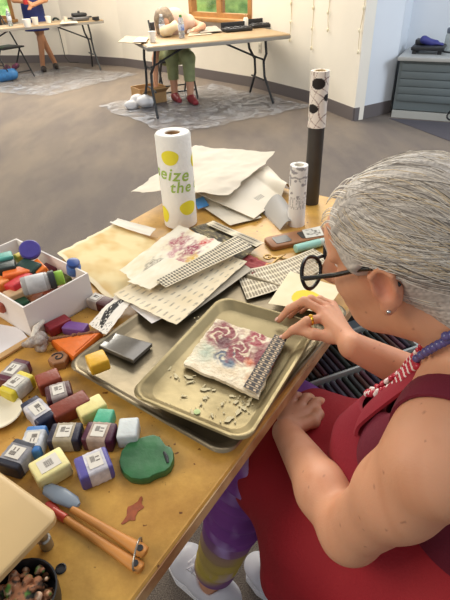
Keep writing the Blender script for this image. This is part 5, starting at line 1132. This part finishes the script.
# leggings
def leggingcol(V):
    n_ = fbm(V[:, 0]*9+V[:, 1]*3, V[:, 2]*9, 1, 3); o = mix(L3('8a4a9c'), L3('5c2a78'), (n_-.4)*2.5); o = mix(o, L3('b8a24a'), np.clip((.33-V[:, 2]+(n_-.5)*.2)*9, 0, 1)); o = mix(o, L3('b79ad0'), (fbm(V[:, 0]*14, V[:, 2]*14, 1, 8)-.62)*7); return mix(o, L3('6a2f8c'), np.clip((.175-V[:, 2])*60, 0, 1)*.8)
for hh, kn, an in ((hipL, knL, anL), (hipR, knR, anR)):
    s = SDF(np.minimum(kn, an)-.13, np.maximum(kn, an)+.13, .005); cf = kn+(an-kn)*.32-d_*.012; s.chain([kn+(hh-kn)*.12, kn, cf, an+(kn-an)*.12], [.068, .066, .063, .050], .03)
    V_, Q_ = s.mesh(); V_ = s.relax(V_, Q_, 1); wr_ = .004*np.sin(V_[:, 2]*150+V_[:, 0]*40); c_ = an+(kn-an)*np.clip((V_[:, 2:3]-an[2])/(kn[2]-an[2]), 0, 1); V_ = V_+(V_-c_)*(wr_/.06)[:, None]
    V_[:, 2] = np.maximum(V_[:, 2], an[2]+.012); mesh('legging', V_, Q_, vmat('tie dyed leggings', .8), woman, True, cols=leggingcol(V_))
# shoes
m_sho = mat('white shoe leather', 'dcdce4', .5, noise=.05, scale=20); m_sol = mat('shoe sole', 'efeff2', .6)
for an, to in ((anL, toL), (anR, toR)):
    v_ = to-an; v_[2] = 0; v_ = nrm(v_); sv = np.array([-v_[1], v_[0], 0]); g0 = np.array([an[0], an[1], 0]); L_ = float((to-an)@v_)+.03
    s = SDF(g0-.2, g0+v_*.1+.25, .004); s.chain([g0-v_*.045+zz(.05), g0+v_*.03+zz(.055), g0+v_*(L_*.6)+zz(.048), g0+v_*(L_-.03)+zz(.036)], [.042, .044, .046, .036], .02)
    s.cap(g0-v_*.04+zz(.05), g0-v_*.035+zz(.085), .038, .034, .02); s.cap(g0+zz(.10)-v_*.0, g0+zz(.16), .036, .045, .008, 'sub'); s.cap(g0+v_*.03+zz(.105), g0+v_*.05+zz(.11), .02, .016, .01, 'sub')
    V_, Q_ = s.mesh(); V_ = s.relax(V_, Q_, 1); V_[:, 2] = np.maximum(V_[:, 2], .012); sh_ = mesh('shoe', V_, Q_, m_sho, woman, True)
    ol_ = [g0+v_*f+sv*w_ for f, w_ in [(-.088, 0), (-.08, .03), (-.04, .042), (.03, .043), (L_*.6, .05), (L_-.02, .038), (L_+.008, .0), (L_-.02, -.038), (L_*.6, -.05), (.03, -.043), (-.04, -.042), (-.08, -.03)]]
    MB().prism(ol_, .001, .02).build('sole', m_sol, sh_)
    lc = MB()
    for k in range(4):
        f = .055+.02*k; lc.tube([g0+v_*f+sv*w_+zz(h_) for w_, h_ in ((-.03, .085-.004*k), (-.012, .099-.004*k), (.012, .1-.004*k), (.03, .085-.004*k))], .0032, 6)
    lc.tube([g0+v_*.055+zz(.1)+sv*a+v_*b for a, b in ((0, 0), (.03, .01), (.025, -.02), (0, 0), (-.03, .012), (-.02, -.018), (0, 0))], .003, 6); lc.build('laces', mat('white laces', 'f0f0f4', .7), sh_)
    MB().cap if False else None
# ring on the finger
m_gold = mat('gold', 'd9a93a', .2, metal=1.)
p = fingers[0][0]+(fingers[0][1]-fingers[0][0])*.78; ax = nrm(fingers[0][1]-fingers[0][0]); rg = MB().lathe([(.0094, -.0025), (.0108, -.0015), (.0108, .0015), (.0094, .0025)], p, ax, 20, True).build('finger_ring', m_gold, woman); MB().ball(p+zz(.011), (.0045, .0045, .003), 10, 6).build('ring_stone', mat('amber stone', 'd8a024', .15), rg)
# necklace of red and blue beads, several strands
chest = shC+d_*.115-zz(.06); n0L, n0R = nkb+l_*.062-d_*.03+zz(.005), nkb-l_*.062-d_*.03+zz(.005)
def onskin(x, y, gap=.005):                                                                # the point of her neck or chest seen at a pixel
    r_ = ray(x, y); r_ = r_/np.linalg.norm(r_); ts = np.linspace(.35, 1.0, 400); P_ = _o+ts[:, None]*r_; ix = np.clip(np.rint((P_-B.lo)/B.h).astype(int), 0, B.n-1); f = B.F[ix[:, 0], ix[:, 1], ix[:, 2]]; k = np.nonzero(f < gap)[0]; return P_[k[0]]
for j in range(3):
    o_ = -l_*.004*j-zz(.006*j)+d_*.004*j
    left = [onskin(x+2*j, y+4*j) for x, y in ((458, 336), (446, 341), (434, 347), (423, 354))]+[at(411+j, 363+3*j, .925), at(401+j, 374+3*j, .898), at(391+j, 386+3*j, .868)]
    prs = [pushout(nkb-d_*.068+zz(.012), .005)]+left+[pushout(shC+d_*.128-zz(.105)+o_, .005)]+[pushout(ref(p), .005) for p in left[::-1]]; cur = []; n = len(prs)
    for i in range(n):
        for t in np.linspace(0, 1, 9)[:-1]:
            a, b, c, e = prs[(i-1) % n], prs[i], prs[(i+1) % n], prs[(i+2) % n]; cur.append(.5*((2*b)+(-a+c)*t+(2*a-5*b+4*c-e)*t*t+(-a+3*b-3*c+e)*t**3))
    if j == 0: nk = MB().tube(cur+[cur[0]], .001, 5, False).build('necklace', mat('bead thread', '5a2a2a', .7), woman)
    sel = cur[::1]
    for i, p in enumerate(sel):
        if p[2] > .947:
            if j == 0 and i % 3 == 0: MB().ball(p, (.0062, .0062, .0062), 10, 7).build('blue_bead', mat('blue glass bead', '2f3f78', .2, color2='6a5a8c', scale=90), nk, True)
        elif (p-shC)@l_ > -.05: MB().ball(p, (.0048, .0048, .0048), 9, 6).build('red_bead' if i % 3 else 'white_bead', mat('red glass bead', 'b0283c', .2) if i % 3 else mat('white bead', 'e0d0cc', .3), nk, True)
# eyeglasses
gf = .120; gu = -.006
eg = thing('eyeglasses', hp(gf, 0, gu), 'black framed eyeglasses worn by the woman in red', 'eyeglasses'); m_gl = mat('black acetate', '141416', .25)
for q in (1, -1):
    ring = [hp(gf-.003*abs(math.cos(a)), .036*q+.0265*math.cos(a), gu+.0215*math.sin(a)) for a in np.linspace(0, 2*math.pi, 33)]
    MB().tube(ring, .0028, 8, False).build('rim', m_gl, eg)
    V, Fc = loops([[hp(gf+k, .036*q+.0248*math.cos(a), gu+.0198*math.sin(a)) for a in np.linspace(0, 2*math.pi, 25)[:-1]] for k in (-.001, .001)]); mesh('lens', V, Fc, mat('lens glass', 'ffffff', .02, trans=1., alpha=.35), eg, 30)
    MB().tube([hp(gf-.004, .0625*q, gu+.006), hp(gf-.012, .068*q, gu+.007), hp(.06, .0715*q, .006), hp(.02, .0755*q, .014), hp(-.006, .081*q, .016), hp(-.022, .079*q, -.008)], [.003, .0034, .0032, .003, .0026, .0022], 8).build('temple', m_gl, eg)
MB().tube([hp(gf, .0105, gu+.004), hp(gf+.004, 0, gu+.007), hp(gf, -.0105, gu+.004)], .0026, 8).build('bridge', m_gl, eg)
# chair under her
folding_chair(seat_c-d_*.02, d_, 'black folding chair the woman in red sits on', m_chair)
# low table with a case of dark pastels beyond her lap
c = at(342, 372, .54); lc_ = nrm([.93, .36, 0]); lw_ = np.array([-lc_[1], lc_[0], 0]); c = c+lc_*.04
sd = thing('side_table', (*c[:2], 0), 'small grey side table behind the working arm', 'table')
V, Fc = loops([rrect(np.array([*c[:2], z]), lc_, lw_, .24, .19, .02, 4) for z in (.495, .518)]); mesh('tabletop', V, Fc, mat('slate blue top', '5f7280', .5, noise=.2, scale=14), sd, 40)
for a in (-.21, .21):
    for b in (-.16, .16): MB().tube([np.array([*c[:2], .495])+lc_*a+lw_*b, np.array([*c[:2], .003])+lc_*a*1.05+lw_*b*1.05], .012, 8).build('leg', m_leg, sd)
pb = thing('pastel_case', (*c[:2], .52), 'shallow case with two rows of dark pastel sticks on the grey side table', 'case')
m_case = mat('clear grey tray plastic', 'a9b2b0', .25)
cz0 = np.array([*c[:2], .5185]); MB().box(cz0+zz(.004), (.40, .26, .006), lc_).build('case_base', mat('pale case base', '8a9290', .4), pb)
for b in (-.13, -.002, .13): MB().box(cz0+lw_*b+zz(.013), (.40, .007, .024), lc_, bevel=.002).build('divider', m_case, pb)
for a in (-.2, .2): MB().box(cz0+lc_*a+zz(.013), (.006, .26, .024), lc_, bevel=.002).build('case_side', m_case, pb)
dark = ['3a2030', '2a2438', '4a2a24', '26302c', '3a3444', '502838', '2c2c2e']
for r_i, b in enumerate((-.066, .064)):
    for k in range(22):
        q = cz0+lc_*(-.185+.0176*k)+lw_*b+zz(.0135); o = MB().tube([q-lw_*.052, q+lw_*.052], .0066, 10).build('pastel_stick', mat('pastel '+dark[(k*3+r_i) % 7], dark[(k*3+r_i) % 7], .7)); 
        tag(o, 'dark pastel stick lying in the %s row of the case on the side table' % ('nearer', 'farther')[r_i], 'pastel', 'dark pastels in the %s row' % ('nearer', 'farther')[r_i])
